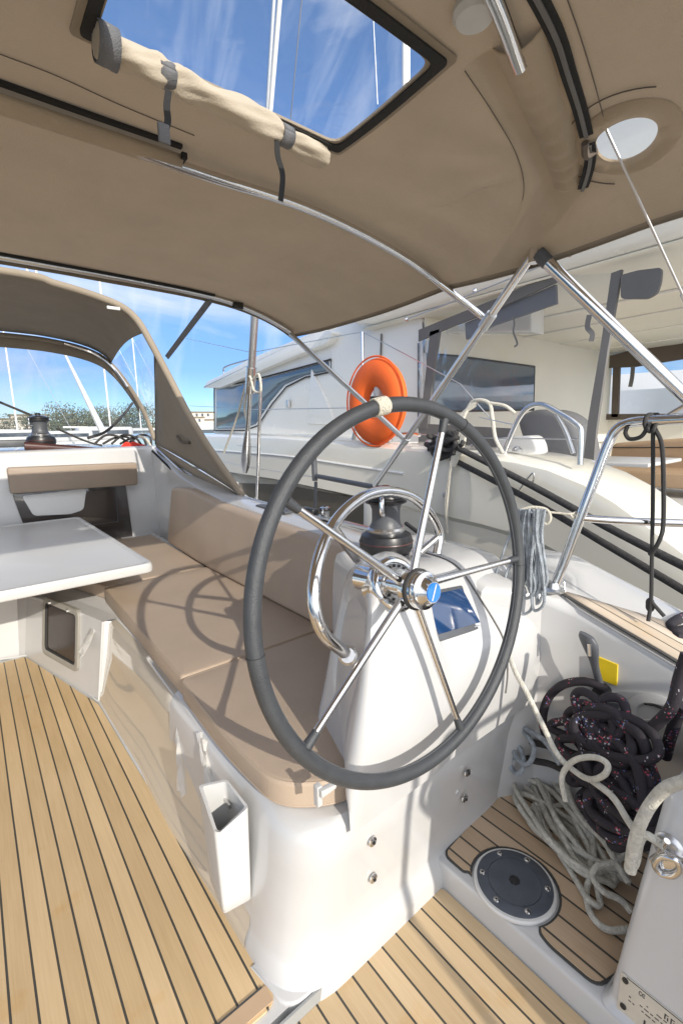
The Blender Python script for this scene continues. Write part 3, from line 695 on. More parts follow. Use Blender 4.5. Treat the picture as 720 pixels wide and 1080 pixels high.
# ================================================================ BIMINI
XE = 1.43; YA0, YF0 = .18, 2.17
def zb(x, y):
    a = min(1.0, abs(x - (-.15)) / (XE + .15))
    z = 2.0 - .13*a**7 - .015*a**2
    if y > 1.17: q = (y-1.17)/1.0; z -= .018*math.sin(q*math.pi) - .0*q
    elif y > .52: q = (y-.52)/.65; z -= .012*math.sin(q*math.pi)
    z += .005*noise.noise(V((x*3, y*3, 1)))
    dd = math.hypot(x-1.12, (y-.66)*1.0); z += .003*math.sin(math.atan2(y-.66, x-1.12)*9)*math.exp(-((dd-.16)/.08)**2)
    # soft creases running in from the starboard edge near the after bow
    e = max(0, (x-.75)/.65); z += .008*e*math.sin(y*34 + x*5)*math.exp(-((y-.95)/.25)**2)*min(1, max(0, (1.43-x)/.15))
    return z
def onb(u, v, dz=0):
    z = 1.98
    for _ in range(12): p = at(u, v, z=z); z = zb(p.x, p.y) + dz
    return at(u, v, z=z)
BT = thing('bimini', (0, 1.1, 2.0), 'taupe canvas bimini top stretched overhead on steel bows, with a clear roof window', 'bimini')
WX0, WX1, WY0, WY1 = .255, .752, .30, .925
wa = onb(345,150); wb = onb(465,68); wc = onb(100,25)
WX0, WX1, WY0, WY1 = wc.x, (wa.x+wb.x)/2, wb.y, (wa.y+wc.y)/2
PH = onb(660,143); PR = .072
def frange(a, b, n): return [a+(b-a)*i/n for i in range(n+1)]
xs = frange(-1.9, WX0, 70) + frange(WX0, WX1, 30)[1:] + frange(WX1, XE, 60)[1:]
ysb = frange(YA0, WY0, 26) + frange(WY0, WY1, 26)[1:] + frange(WY1, YF0, 60)[1:]
m = MB(); vi = {}; nx, ny = len(xs), len(ysb)
for i, x in enumerate(xs):
    for j, y in enumerate(ysb): m.v.append((x, y, zb(x, y)))
for i in range(nx-1):
    for j in range(ny-1):
        cx, cy = (xs[i]+xs[i+1])/2, (ysb[j]+ysb[j+1])/2
        if WX0 < cx < WX1 and WY0 < cy < WY1: continue
        if (cx-PH.x)**2 + (cy-PH.y)**2 < (PR)**2: continue
        m.f.append([i*ny+j, (i+1)*ny+j, (i+1)*ny+j+1, i*ny+j+1]); m.m.append(0)
m.build('canopy', 'canvas', BT, 180)
# hanging hem at starboard and at the front
m = MB(); rows = []
for y in frange(YA0, YF0, 60): z = zb(XE, y); rows.append([V((XE, y, z+.002)), V((XE+.010, y, z-.006)), V((XE+.010, y, z-.010)), V((XE+.006, y, z-.014))])
m.grid(rows); rows = []
for x in frange(-1.9, XE, 60): z = zb(x, YF0); rows.append([V((x, YF0, z+.002)), V((x, YF0+.010, z-.004)), V((x, YF0+.010, z-.022)), V((x, YF0+.004, z-.030))])
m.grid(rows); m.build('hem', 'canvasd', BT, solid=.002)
# roof window
m = MB(); rows = [[V((x, y, zb(x, y)-.001)) for y in frange(WY0-.01, WY1+.01, 6)] for x in frange(WX0-.01, WX1+.01, 8)]
m.grid(rows); m.build('roof_window', 'clear3', BT, 180)
def frm(x0, x1, y0, y1, w, dz, r0):
    m = MB(); o1 = roundpoly([(x0-w,y0-w),(x1+w,y0-w),(x1+w,y1+w),(x0-w,y1+w)], .012, 4); o2 = roundpoly([(x0+.004,y0+.004),(x1-.004,y0+.004),(x1-.004,y1-.004),(x0+.004,y1-.004)], r0, 4)
    def sub(o, n=6):
        out = []
        for i in range(len(o)):
            a, b = V(o[i]), V(o[(i+1) % len(o)])
            for j in range(n): out.append(a.lerp(b, j/n))
        return out
    o1, o2 = sub(o1), sub(o2)
    m.grid([[V((q.x, q.y, zb(q.x, q.y)-.002)) for q in o1], [V((q.x, q.y, zb(q.x, q.y)-dz)) for q in o1], [V((q.x, q.y, zb(q.x, q.y)-dz)) for q in o2], [V((q.x, q.y, zb(q.x, q.y)-.0)) for q in o2]], True)
    return m
wf = frm(WX0, WX1, WY0, WY1, .030, .005, .03).build('window_frame', 'canvasd', BT, 30)
frm(WX0-.004, WX1+.004, WY0-.004, WY1+.004, .014, .009, .02).build('window_zip', 'webb', wf, 30)
# round port through which the backstay passes
m = MB(); rows = []
for k in range(49):
    a = k*math.pi/24; rows.append([V((PH.x+math.cos(a)*r, PH.y+math.sin(a)*r, zb(PH.x+math.cos(a)*r, PH.y+math.sin(a)*r)-h)) for r, h in ((PR+.028,.001),(PR+.026,.004),(PR-.014,.005),(PR-.016,.001))])
m.grid(rows); m.build('round_port_trim', 'canvas', BT, 60)
m = MB(); rows = []
for k in range(25):
    a = math.radians(30 + k*8); rows.append([V((PH.x+math.cos(a)*r, PH.y+math.sin(a)*r, zb(PH.x+math.cos(a)*r, PH.y+math.sin(a)*r)-.003)) for r in (PR+.055, PR+.0565)])
m.grid(rows); m.build('round_port_seam', 'taupet', BT, 60, solid=.002)
# after bow in its sleeve, black zip beside it
slv = [(516,-14),(530,20),(548,70),(572,130),(588,175),(592,205),(585,235),(572,258)]
cent = [onb(u, v, -.018) for u, v in slv]
MB().tube(cent[:3], .0135, 14, res=6).build('after_bow', 'steel', BT)
cs = [onb(u, v, -.012) for u, v in [(545,46),(556,78),(572,120),(590,165),(597,196),(592,225),(580,250)]]
m = MB(); rows = []
P = catmull(cs, 10)
for i, p in enumerate(P):
    d = (P[min(i+1, len(P)-1)]-P[max(0, i-1)]).normalized(); sd = d.cross(V((0,0,1))).normalized()
    q = i/(len(P)-1); w = .044 - .014*q; pk_ = .026*(1-q*.45) + .010*math.sin(i*1.6)*q
    rows.append([p + sd*w*s_ + V((0,0,.014 - pk_*(math.cos(s_*math.pi*.5)**.8 if abs(s_) < 1 else 0))) for s_ in (-1.6,-1.0,-.7,-.4,-.1,.2,.5,.8,1.0,1.6)])
m.grid(rows); m.build('bow_sleeve', 'canvas', BT, 180, solid=.002)
zp = [onb(u, v, -.004) for u, v in [(560,-14),(573,10),(588,42),(600,80),(611,115),(618,143)]]
MB().strip(zp, .026, .004).build('zip', 'webb', BT); MB().strip([p+V((0,0,-.004)) for p in zp], .008, .003).build('zip_teeth', 'greyt', BT)
zp = [onb(u, v, -.012) for u, v in [(621,152),(622,168),(617,190),(608,213),(597,234)]]
MB().strip(zp, .024, .004).build('zip', 'webb', BT); MB().strip([p+V((0,0,-.004)) for p in zp], .008, .003).build('zip_teeth', 'greyt', BT)
m = MB(); p = onb(621,154,-.012); m.tube([p+V((-.02,0,0)), p+V((.01,.01,-.012)), p+V((.03,.0,0))], .008, 6); m.build('zip_pull', 'taupet', BT)
# seams
def seamb(pts, key='taupet', r=.0010, name='seam'): MB().tube([onb(u, v, -.0025) for u, v in pts], r, 6).build(name, key, BT)
seamb([(0,57),(60,80),(130,112),(205,143)]); seamb([(490,75),(520,120),(545,165),(552,200),(545,232)])
seamb([(640,228),(680,212),(720,198)]); seamb([(598,0),(612,40),(627,90),(640,140)])
# middle bow: sleeve at port, bare tube to starboard
YB = 1.17
m = MB(); m.tube([(-1.8,YB,zb(-1.8,YB)-.03),(-1,YB,zb(-1,YB)-.022),(0,YB,zb(0,YB)-.022),(.50,YB,1.985-.02),(.80,YB,1.965),(1.02,YB,1.945),(1.20,YB,1.915),(1.32,YB,1.885),(1.45,YB,1.845),(1.63,YB,1.79)], .0125, 14)
bow = m.build('middle_bow', 'steel', BT)
MB().strip([(x, YB-.030, zb(x,YB)-.008) for x in (-1.8,-1.2,-.6,0,.25,.47)], .012, .007).build('bow_zip', 'webb', BT)
rows = [[V((x, YB+math.sin(a)*.024, zb(x,YB)-.020-math.cos(a)*.022)) for a in [i*math.pi/6-math.pi/2 for i in range(7)]] for x in frange(-1.8,.475,20)]
MB().grid(rows).build('bow_sleeve', 'canvas', BT, 180, solid=.002)
MB().box((.475, YB-.015, 1.975), (.012,.035,.012)).build('sleeve_end', 'webb', BT)
# front bow and its sleeve
zf = lambda x: zb(x, YF0) - .012
MB().tube([(x, YF0-.02, zf(x)) for x in (-1.9,-1.4,-.8,-.2,.3,.7,1.0)] + [(1.18,YF0-.02,zf(1.18)-.006),(1.30,YF0-.02,zf(1.30)-.008),(1.40,YF0-.03,zf(1.40)-.010)], .0125, 12).build('front_bow', 'steelr', BT)
MB().strip([(x, YF0-.045, zf(x)+.002) for x in (-1.8,-1.2,-.6,0,.4,.8,.98)], .010, .008).build('bow_zip', 'webb', BT)
# struts
jA = V((1.63, YB, 1.79))
B0 = at(563,266,x=1.40); B1 = at(395,512,x=1.78)
def onB(u): 
    t_ = (u-563)/(395-563); n_ = ray(563,266).cross(ray(395,512))
    return None
sB = MB().tube([B0, B1], .0135, 14).build('strut', 'steel', BT)
# point of strut B at pixel u
def onstrut(u, v):
    d = ray(u, v); w = B1-B0; c = d.cross(w); n2 = d.cross(c); s_ = (CAM-B0).dot(n2)/w.dot(n2); return B0 + w*s_
q1 = onstrut(504,332); q2 = onstrut(424,462)
MB().tube([V((1.40,YB,1.86)), jA*.4+q1*.6, q1], .0125, 12).build('bow_end', 'steel', BT)
MB().tube([q1-(B1-B0).normalized()*.03, q1+(B1-B0).normalized()*.03], .0185, 14).build('clamp', 'steelr', BT)
MB().tube([q2-(B1-B0).normalized()*.02, q2+(B1-B0).normalized()*.02], .017, 14).build('clamp', 'steelr', BT)
C0 = V((1.39, YF0-.03, zf(1.39)-.02))
MB().tube([C0, q2], .0125, 12).build('strut', 'steelr', BT)
MB().tube([B0+V((0,0,.02)), B0-V((0,0,.03))], .017, 12).build('clamp', 'steel', BT)
E0, E1 = at(570,270,x=1.40), at(760,455,x=1.62)
MB().tube([E0, E1], .0175, 18).build('strut', 'steel', BT)
MB().tube([E0-(E1-E0).normalized()*.012, E0+(E1-E0).normalized()*.03], .020, 14).build('clamp', 'dgrey', BT)
# support webbing from the front bow to the sprayhood
MB().strip([at(222,316,y=YF0-.02), at(176,377,y=3.0)], .028, .003, up=(.3,1,0)).build('webbing', 'strap', BT)
MB().box(V((.98+.12, YF0-.03, zf(1.1)-.01)), (.05,.03,.03), bev=.006).build('buckle', 'black', BT)
# rolled window blind with its straps
fl = [onb(101,42,-.028), onb(135,60,-.03), onb(185,84,-.03), onb(240,112,-.03), onb(300,143,-.028), onb(340,166,-.025)]
m = MB(); P = catmull(fl, 10); rows = []
for i, p in enumerate(P):
    d = (P[min(i+1,len(P)-1)]-P[max(0,i-1)]).normalized(); u1 = d.cross(V((0,0,1))).normalized(); u2 = u1.cross(d); q = i/(len(P)-1)
    pin = 1 - .30*math.exp(-((q-.37)/.03)**2) - .30*math.exp(-((q-.80)/.03)**2)
    r_ = .0215*pin*(1.0+.12*math.sin(q*21))
    rows.append([p + (u1*math.cos(a) + u2*math.sin(a))*r_*(1+.13*math.sin(3*a+q*16)+.07*math.sin(7*a-q*30)) for a in [k*math.pi/14 for k in range(28)]])
m.grid(rows, True); k = 28; m.f.append(list(range(k))); m.m.append(0); m.f.append([len(m.v)-k+i for i in range(k)][::-1]); m.m.append(0)
t = thing('rolled_blind', fl[0], 'beige window blind rolled up and strapped below the bimini roof window', 'rolled blind')
m.build('blind_roll', 'flap', t, 60)
for q, hang in ((.37, [(178,95),(176,112),(177,128),(173,142)]), (.80, [(292,148),(293,165),(298,185),(296,212)])):
    i = int(q*(len(P)-1)); p = P[i]; d = (P[i+1]-P[i-1]).normalized(); u1 = d.cross(V((0,0,1))).normalized(); u2 = u1.cross(d)
    m = MB(); m.grid([[p + d*s_*.014 + (u1*math.cos(a)+u2*math.sin(a))*.0185 for a in [j*math.pi/12 for j in range(25)]] for s_ in (-1, 1)]); stp = m.build('strap', 'strap', t, 180, solid=.003)
    hp_ = []
    for j, (u, v) in enumerate(hang): hp_.append(at(u, v, y=p.y - .01 - .004*j))
    MB().strip(hp_, .011, .002, up=(.2,1,.1)).build('strap_tail', 'webb', stp)
MB().box(at(173,141,y=P[0].y-.03), (.02,.006,.03), bev=.002).build('strap_tab', 'strap', t)
i = 2; MB().grid([[P[j] + V((0, math.cos(a), math.sin(a)))*.027 for a in [k*math.pi/12 for k in range(25)]] for j in (0, 7)]).build('end_tape', 'strap', t, 180, solid=.002)
# roof window lamp/cover at the top
t = thing('cockpit_lamp', onb(508,12,-.02), 'small round white lamp beside the bare steel bow under the bimini', 'lamp')
MB().lathe([(.0,-.005),(.033,-.005),(.034,.004),(.028,.012),(.0,.016)], onb(500,12,-.006), (0,0,-1), 32).build('lamp_cover', 'white', t)
# backstay
bs0 = at(645,150,z=1.95); bs1 = at(735,345,x=1.45)
dv = (bs1-bs0).normalized()
t = thing('backstay', bs1, 'thin steel backstay wire passing through the round port in the bimini', 'backstay')
MB().tube([bs0-dv*.6, bs0+dv*.40], .0030, 8).build('wire', 'steelr', t); MB().tube([bs0+dv*.38, bs1+dv*.6], .0052, 10).build('terminal_rod', 'steel', t)

# ================================================================ SPRAYHOOD
DT = thing('sprayhood', (.3,4.6,1.25), 'taupe canvas sprayhood with clear windows over the cabin top', 'sprayhood')
aft = [(-60,276,3.4),(0,286,3.4),(60,300,3.4),(105,314,3.4),(130,325,3.38),(146,340,3.34),(160,364,3.28),(178,398,3.18),(200,440,3.06),(225,480,2.95),(255,523,2.80)]
A_ = [at(u, v, y=y) for u, v, y in aft]
A_ = [V((-1.9, 3.4, 1.3)), V((-1.75, 3.4, 1.95)), V((-1.1,3.4,2.24))] + A_[1:]
fr_ = [(0,349,5.0),(60,357,5.0),(98,368,5.0),(118,382,4.95),(137,406,4.85),(152,432,4.70),(163,460,4.50)]
F_ = [at(u, v, y=y) for u, v, y in fr_]
F_ = [V((-1.7,4.6,1.28)), V((-1.5,5.0,1.9)), V((-.8,5.0,2.24))] + F_
Ad = catmull(A_, 10); Fd = catmull(F_, 10)
def resample(P, n):
    L = [0]
    for a, b in zip(P, P[1:]): L.append(L[-1] + (b-a).length)
    out = []
    for i in range(n):
        s_ = L[-1]*i/(n-1); j = 0
        while j < len(L)-2 and L[j+1] < s_: j += 1
        out.append(P[j].lerp(P[j+1], (s_-L[j])/max(1e-6, L[j+1]-L[j])))
    return out
# top canvas between hoops (to the corner where the side window starts)
ia = min(range(len(Ad)), key=lambda i: (Ad[i]-at(150,352,y=3.32)).length); iF = min(range(len(Fd)), key=lambda i: (Fd[i]-at(128,376,y=4.95)).length)
ra = resample(Ad[:ia+1], 50); rf = resample(Fd[:iF+1], 50)
m = MB(); m.grid([[a.lerp(b, q) + V((0,0,.05*math.sin(q*math.pi))) for q in frange(0,1,8)] for a, b in zip(ra, rf)])
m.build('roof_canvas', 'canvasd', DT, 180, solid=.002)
# side: clear triangle and fabric
ra2 = resample(Ad[ia:], 30); rf2 = resample(Fd[iF:], 30)
edge = V((at(163,470,y=4.35)))
pv = lambda u, v, q: at(u, v, y=q)
fb = [at(163,372,y=3.33), at(164,420,y=3.9), at(164,468,y=4.3)]
lefts = resample([p for p in ra2 if p.z > fb[0].z] + [fb[0], fb[0].lerp(fb[1], .5), fb[1], fb[1].lerp(fb[2], .4)], 14)
rights = resample([p for p in rf2 if p.z > lefts[-1].z], 14)
m = MB(); m.grid([[a.lerp(b, q) for q in frange(0,1,4)] for a, b in zip(lefts, rights)]); m.build('side_window', 'clear', DT, 180)
fb = [at(163,372,y=3.33), at(164,420,y=3.9), at(164,468,y=4.3)]
aftseg = resample([p for p in Ad if p.z < fb[0].z+.03 and p.y < 3.4 and p.x > 0], 20); inner = resample(fb, 20)
bottom_in = at(165,466,y=4.3); 
m = MB(); m.grid([[a.lerp(b, q) + V((.02*math.sin(q*math.pi),0,0)) for q in frange(0,1,6)] for a, b in zip(aftseg, inner)])
m.grid([[inner[-1].lerp(aftseg[-1], q) + V((0,0,-.0)), inner[-1].lerp(aftseg[-1], q) + V((.01,0,-.08))] for q in frange(0,1,10)])
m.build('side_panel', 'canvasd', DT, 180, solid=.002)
MB().tube([p + V((.0,-.01,.0)) for p in fb], .008, 6).build('side_panel_zip', 'greyt', DT)
# edge binding and hoops
MB().tube([p+V((0,-.01,0)) for p in Ad], .022, 10, res=1, smooth=False).build('edge_binding', 'canvasd', DT, 180)
MB().tube([p+V((0,.0,-.03)) for p in Fd], .020, 10, res=1, smooth=False).build('front_hoop', 'steel' if False else 'canvasd', DT, 180)
MB().tube([at(68,362,y=4.96), at(98,372,y=4.96), at(118,386,y=4.92), at(135,408,y=4.84)], .012, 8).build('hoop_tube', 'steel', DT)
m = MB(); m.grid([[p+V((0,0,-.02)), p+V((0,.01,-.13))] for p in Fd[:-14]]); m.build('window_border', 'canvasd', DT, 180, solid=.002)
rows = [[p+V((0,.0,-.04)), (p+V((p.x*.02,.25,0))).lerp(V((p.x*1.04,5.45,1.27)), .5), V((p.x*1.06,5.7,1.26))] for p in Fd]
MB().grid(rows).build('windscreen', 'clear4', DT, 180)
MB().box(at(120,325,y=3.36), (.08,.012,.02), bev=.004).build('buckle', 'white', DT)
m = MB(); m.tube([at(187,460,y=3.6), at(192,466,y=3.5), at(200,467,y=3.4)], .012, 8); m.build('handle_loop', 'taupet', DT)
MB().box(at(211,467,y=3.25), (.02,.03,.06), bev=.004).build('snap_patch', 'whitefab', DT)
MB().tube([at(165,470,y=4.3)+V((0,0,-.02)), at(205,505,y=3.5)+V((0,0,-.02)), at(238,525,y=2.95)+V((0,0,.0))], .013, 10).build('foot_rail', 'steel', DT)
MB().tube([at(163,472,y=4.3)+V((-.02,0,-.03)), at(190,497,y=3.75)+V((-.02,0,-.03)), at(215,515,y=3.3)+V((-.02,0,-.02))], .009, 8).build('foot_cord', 'webb', DT)
# coaming deck track
t = thing('genoa_track', (1.45,2.2,.93), 'slim steel deck track along the coaming behind the backrest', 'deck track')
MB().box((1.355,2.0,coam(2.0)+.016), (.030,1.5,.014), rot=Matrix.Rotation(math.radians(1.0),3,'X'), bev=.003).build('track', 'steelr', t)
MB().box((1.355,1.98,coam(2)+.034), (.045,.12,.03), bev=.008).build('slider', 'black', t)
t = thing('deck_pad', (1.30,2.2,.93), 'flat grey moulded pad on the coaming edge above the backrest', 'deck pad')
MB().box((1.30,2.25,coam(2.25)+.008), (.05,.32,.010), rot=Matrix.Rotation(math.radians(1.2),3,'X'), bev=.003).build('pad', 'dgrey', t)
# cabin-top lines, clutch and red handle
t = thing('rope_clutch', at(30,472,y=4.62), 'long low maroon and black clutch housing beside the cabin-top winch', 'rope clutch')
MB().tube([at(26,470,y=4.62), at(90,474,y=4.60), at(132,477,y=4.58)], lambda q: .034-.016*q, 10).build('housing', 'maroon', t)
MB().box(at(5,468,y=4.8), (.45,.12,.06), bev=.012).build('clutch_body', 'dgrey', t)
ln = lambda pts, z: [at(u, v, z=z) for u, v in pts]
tag(MB().tube([at(-10,420,y=4.9), at(38,440,y=4.75), at(45,444,y=4.72)], .010, 8).build('control_line', 'ropek'), 'dark taut line coming in above the cabin-top winch', 'line')
tag(MB().tube([at(60,452,y=4.7), at(90,465,y=4.75), at(108,470,y=4.7)], .009, 8).build('winch_tail', 'ropek'), 'short dark line leading away from the cabin-top winch', 'line')
tag(MB().tube([at(93,462,y=5.2), at(112,455,y=5.3), at(130,438,y=5.4), at(140,425,y=5.45)], .014, 8).build('halyard', 'ropek'), 'dark halyard rising from the cabin top towards the mast inside the sprayhood', 'rope')
m = MB()
for k in range(5): m.tube([at(100+k*9,468,y=4.8)+V((0,0,0)), at(112+k*9,459+k%2*3,y=4.85), at(126+k*8,461,y=4.8), at(140+k*5,470,y=4.75)], .011, 8)
tag(m.build('halyard_tails', 'ropek'), 'tangle of dark halyard tails lying on the cabin top behind the sprayhood window', 'rope')
m = MB()
for k in range(6): m.tube([at(128+k*2,472,y=4.56), at(134+k*2,467+k%3,y=4.60), at(143+k*2,472-k%2*2,y=4.56)], .010, 8)
tag(m.build('red_rope_tail', 'red'), 'bright red rope tail heaped at the corner of the cabin top', 'rope')
tag(MB().tube([at(146,460,y=4.6), at(154,463,y=4.6), at(160,472,y=4.5)], .012, 8).build('pale_rope_tail', 'ropec'), 'short pale rope tail beside the red rope at the sprayhood corner', 'rope')

# ================================================================ STARBOARD SIDE: shroud, lifelines, rails
t = thing('shroud', at(262,500,x=1.86), 'thick steel shroud with turnbuckle rising past the sprayhood', 'shroud')
s0, s1 = at(269,326,x=1.80), at(259,490,x=1.86)
up_ = (s0-s1).normalized(); SL = (s0-s1).length
MB().tube([s1+up_*SL*.5, s0+up_*2.5], .013, 12).build('wire', 'steelr', t)
MB().tube([s1+up_*SL*.66, s1+up_*SL*.68, s1+up_*SL*.98, s0], .030, 14, smooth=False).build('turnbuckle', 'steelr', t)
MB().tube([s1+up_*SL*.50, s1+up_*SL*.66], .040, 14, smooth=False).build('toggle', 'steel', t)
MB().tube([s1+up_*SL*.20, s1+up_*SL*.52], .020, 12).build('threaded_rod', 'steel', t)
MB().tube([s1+up_*SL*-.06, s1+up_*SL*.05, s1+up_*SL*.26], lambda q: .018+.024*math.sin(q*math.pi), 12).build('block', 'steelr', t)
m = MB(); m.tube([at(267,400,x=1.8), at(273,395,x=1.8), at(275,412,x=1.8), at(268,412,x=1.8), at(262,398,x=1.8), at(250,440,x=1.84), at(236,478,x=1.86)], .009, 8)
m.tube([at(264,402,x=1.8), at(258,430,x=1.83), at(262,455,x=1.85), at(257,475,x=1.86)], .010, 8)
tag(m.build('tied_line', 'ropec'), 'cream line tied in a loop on the steel shroud', 'rope')
def post(name, a, b, r, label, grp=None):
    t = thing(name, b, label, 'stanchion', grp)
    MB().tube([a, b], r, 12).build('post', 'steel', t); MB().lathe([(.035,0),(.035,.008),(.022,.02),(.018,.06)], b, (0,0,1), 16).build('base', 'steelr', t)
    MB().lathe([(.013,0),(.014,.01),(.006,.02)], a, (0,0,1), 12).build('cap', 'steelr', t)
    return t
post('stanchion', at(275,401,x=1.88), at(271,532,x=1.88), .014, 'slim steel stanchion on the near deck edge just aft of the shroud')
tag(MB().tube([at(250,470,x=1.9), at(276,472,x=1.88)], .003, 6).tube([at(232,486,x=1.9), at(271,494,x=1.9), at(395,512,x=1.9)], .003, 6).build('lifeline', 'steelr'), 'thin lower lifeline wire along the near deck edge', 'lifeline')
t = thing('rail_bar', at(332,500,x=1.9), 'dark horizontal bar with end bracket ending at the bimini strut foot', 'rail')
MB().tube([at(334,502,x=1.9), at(396,514,x=1.80), at(425,520,x=1.75)], .016, 12).build('bar', 'dgrey', t)
MB().tube([at(331,482,x=1.9), at(332,507,x=1.9)], .020, 12).build('bracket', 'dgrey', t)
b_ = at(333,508,x=1.9); MB().tube([b_, V((b_.x-.02, b_.y, coam(b_.y)-.25))], .012, 10).build('leg', 'dgrey', t)
b_ = at(396,514,x=1.80); MB().tube([b_, V((b_.x, b_.y, coam(b_.y)-.25))], .012, 10).build('leg', 'steelr', t)

# pushpit
R0 = at(582,628,x=1.47); R0.z = coam(R0.y)
t = thing('pushpit_rail', R0, 'bent stainless steel guard rail rising from the side deck beside the wheel', 'guard rail')
P = [R0, at(594,594,x=1.49), at(612,545,x=1.51), at(628,502,x=1.53), at(640,470,x=1.54), at(648,455,x=1.545), at(660,447,x=1.55), at(680,444,x=1.55), at(720,442,x=1.56), at(800,438,x=1.58)]
MB().tube(P, .0150, 16).build('top_tube', 'steel', t)
MB().tube([at(611,546,x=1.51), at(650,549,x=1.56), at(720,552,x=1.66), at(800,556,x=1.8)], .0125, 14).build('mid_tube', 'steel', t)
MB().lathe([(.038,0),(.038,.006),(.024,.012),(.018,.03)], R0, (0,0,1), 20).build('base_flange', 'steelr', t)
MB().tube([at(590,612,x=1.48), at(594,613,x=1.5), at(595,624,x=1.49), at(592,631,x=1.48)], .003, 8).build('safety_ring', 'steelr', t)
MB().tube([at(700,440,x=1.56), at(735,420,x=1.56)], .006, 8).build('bracket_rod', 'steelr', t)

# hanging black cord and knot on the rail
m = MB()
kx = 1.555
for k in range(3): m.tube([at(685+k*2.4+2.6*math.cos(a), 446+9*math.sin(a), x=kx) + V((.022*math.cos(a+k),0,0)) for a in [i*math.pi/5 for i in range(10)]], .0058, 8, True, 3)
m.tube([at(684,447,x=kx-.02), at(676,460,x=kx-.02), at(664,463,x=kx-.02), at(659,457,x=kx-.02), at(661,450,x=kx-.02)], .006, 8)
m.tube([at(688,452,x=kx), at(688,520,x=1.57), at(687,580,x=1.57), at(686,632,x=1.57), at(683,655,x=1.56)], .0058, 8)
m.tube([at(690,452,x=kx), at(697,468,x=kx), at(699,500,x=kx), at(699,550,x=kx+.01), at(696,567,x=kx), at(688,582,x=1.56), at(684,585,x=1.56)], .0062, 8)
m.tube([at(686,634,x=1.57), at(691,640,x=1.57), at(700,650,x=1.57)], .0058, 8)
for k in range(3): m.tube([at(685+3*math.cos(a), 636+4*math.sin(a)+k*2, x=1.57) for a in [i*math.pi/4 for i in range(8)]], .005, 6, True, 3)
tag(m.build('hanging_cord', 'rubber'), 'black cord knotted on the guard rail and hanging down to the side deck', 'rope')

# coiled blue-grey line hanging inboard of the rail
m = MB(); random.seed(4)
for k in range(12):
    u0 = 547 + k*2.3 + random.uniform(-1,1); L_ = random.uniform(622,652); w = random.uniform(4,14); xx = 1.40 + random.uniform(-.02,.03)
    m.tube([at(u0+random.uniform(-1,1),537+random.uniform(-1,2),x=xx), at(u0-3+random.uniform(-3,3),565,x=xx), at(u0-4+random.uniform(-4,4),600,x=xx-.01), at(u0-6+random.uniform(-2,3),L_-8,x=xx-.01), at(u0-6+w*.5,L_,x=xx-.01), at(u0-4+w,L_-10,x=xx-.01), at(u0+w*.5+random.uniform(-2,2),600,x=xx), at(u0+random.uniform(-2,2),565,x=xx), at(u0+2,537,x=xx)], .0048, 7, res=6)
m.tube([at(560,540,x=1.4), at(540,560,x=1.39), at(528,590,x=1.38), at(519,620,x=1.37), at(524,645,x=1.37), at(534,650,x=1.37), at(540,620,x=1.38), at(548,590,x=1.39)], .0048, 8)
m.tube([at(562,545,x=1.4), at(546,580,x=1.39), at(531,612,x=1.37), at(528,640,x=1.37), at(540,645,x=1.37), at(552,600,x=1.39)], .0048, 8)
tag(m.build('coiled_line', 'ropeb'), 'blue grey line coiled and hung in a hank beside the wheel rim', 'rope')
tag(MB().tube([at(548,538,x=1.41), at(560,535,x=1.43), at(575,537,x=1.45), at(580,545,x=1.45), at(577,552,x=1.45), at(570,551,x=1.44)], .005, 8).tube([at(578,540,x=1.46), at(600,542,x=1.49), at(607,540,x=1.51), at(604,546,x=1.5), at(600,541,x=1.49)], .0035, 8).build('lashing', 'ropec'), 'thin pale lashing tying the hank to the guard rail', 'rope')
# cleat lashing below the hank
t = thing('lashing_eye', at(552,648,x=1.44), 'small steel eye at the foot of the blue grey hank', 'eye')
MB().tube([at(549,646,x=1.44), at(553,642,x=1.44), at(558,648,x=1.44), at(553,654,x=1.44)], .005, 8, True).build('ring', 'steel', t)
tag(MB().tube([at(549,655,x=1.45), at(547,680,x=1.462), at(547,705,x=1.462), at(543,728,x=1.462), at(536,737,x=1.46)], .0045, 8).build('grey_cord', 'ropeb'), 'single grey cord hanging down the inner coaming wall', 'rope')

# throttle, label, speaker
XW = 1.472
tp_ = at(619,672,x=XW-.06); tb = at(634,730,x=XW-.02)
t = thing('throttle_lever', at(642,737,x=XW), 'dark grey engine throttle lever on the inner coaming wall beside the yellow label', 'throttle')
d_ = (tp_-tb); 
m = MB(); rows = []
for q in frange(0, 1, 12):
    w = .014 + .016*sm(.45, .9, q); h = .009 + .007*sm(.5,.9,q); 
    if q > .93: w *= .75; h *= .7
    p = tb + d_*q*1.04; sd = V((0,1,.25)).normalized(); nn = V((1,0,0))
    rows.append([p + sd*w*math.cos(a) + nn*h*math.sin(a) for a in [k*math.pi/8 for k in range(16)]])
m.grid(rows, True); m.f.append([len(m.v)-16+i for i in range(16)]); m.m.append(0); m.build('handle', 'dgrey', t, 60)
MB().rprism(roundpoly([(-.04,-.06),(.035,-.06),(.035,.02),(-.035,.025)], .012, 5), 0, .018, .008, o=at(641,738,x=XW+.002), ax=((0,-1,-.25),(0,-.25,1),(-1,0,0))).build('base_plate', 'dgrey', t)
MB().tube([tb+V((.02,0,0)), tb+V((-.02,0,0))], .022, 20).build('pivot', 'black', t)
MB().tube([tp_+V((-.014,-.012,-.012)), tp_+V((-.014,-.016,-.05))], .006, 8).build('trim_button', 'steel', t)
yl = [at(629,692,x=XW), at(651,701,x=XW), at(650,723,x=XW), at(629,715,x=XW)]
m = MB(); m.add([p+V((-.003,0,0)) for p in yl] + [p+V((.006,0,0)) for p in yl], [(0,1,2,3),(7,6,5,4),(0,4,5,1),(1,5,6,2),(2,6,7,3),(3,7,4,0)])
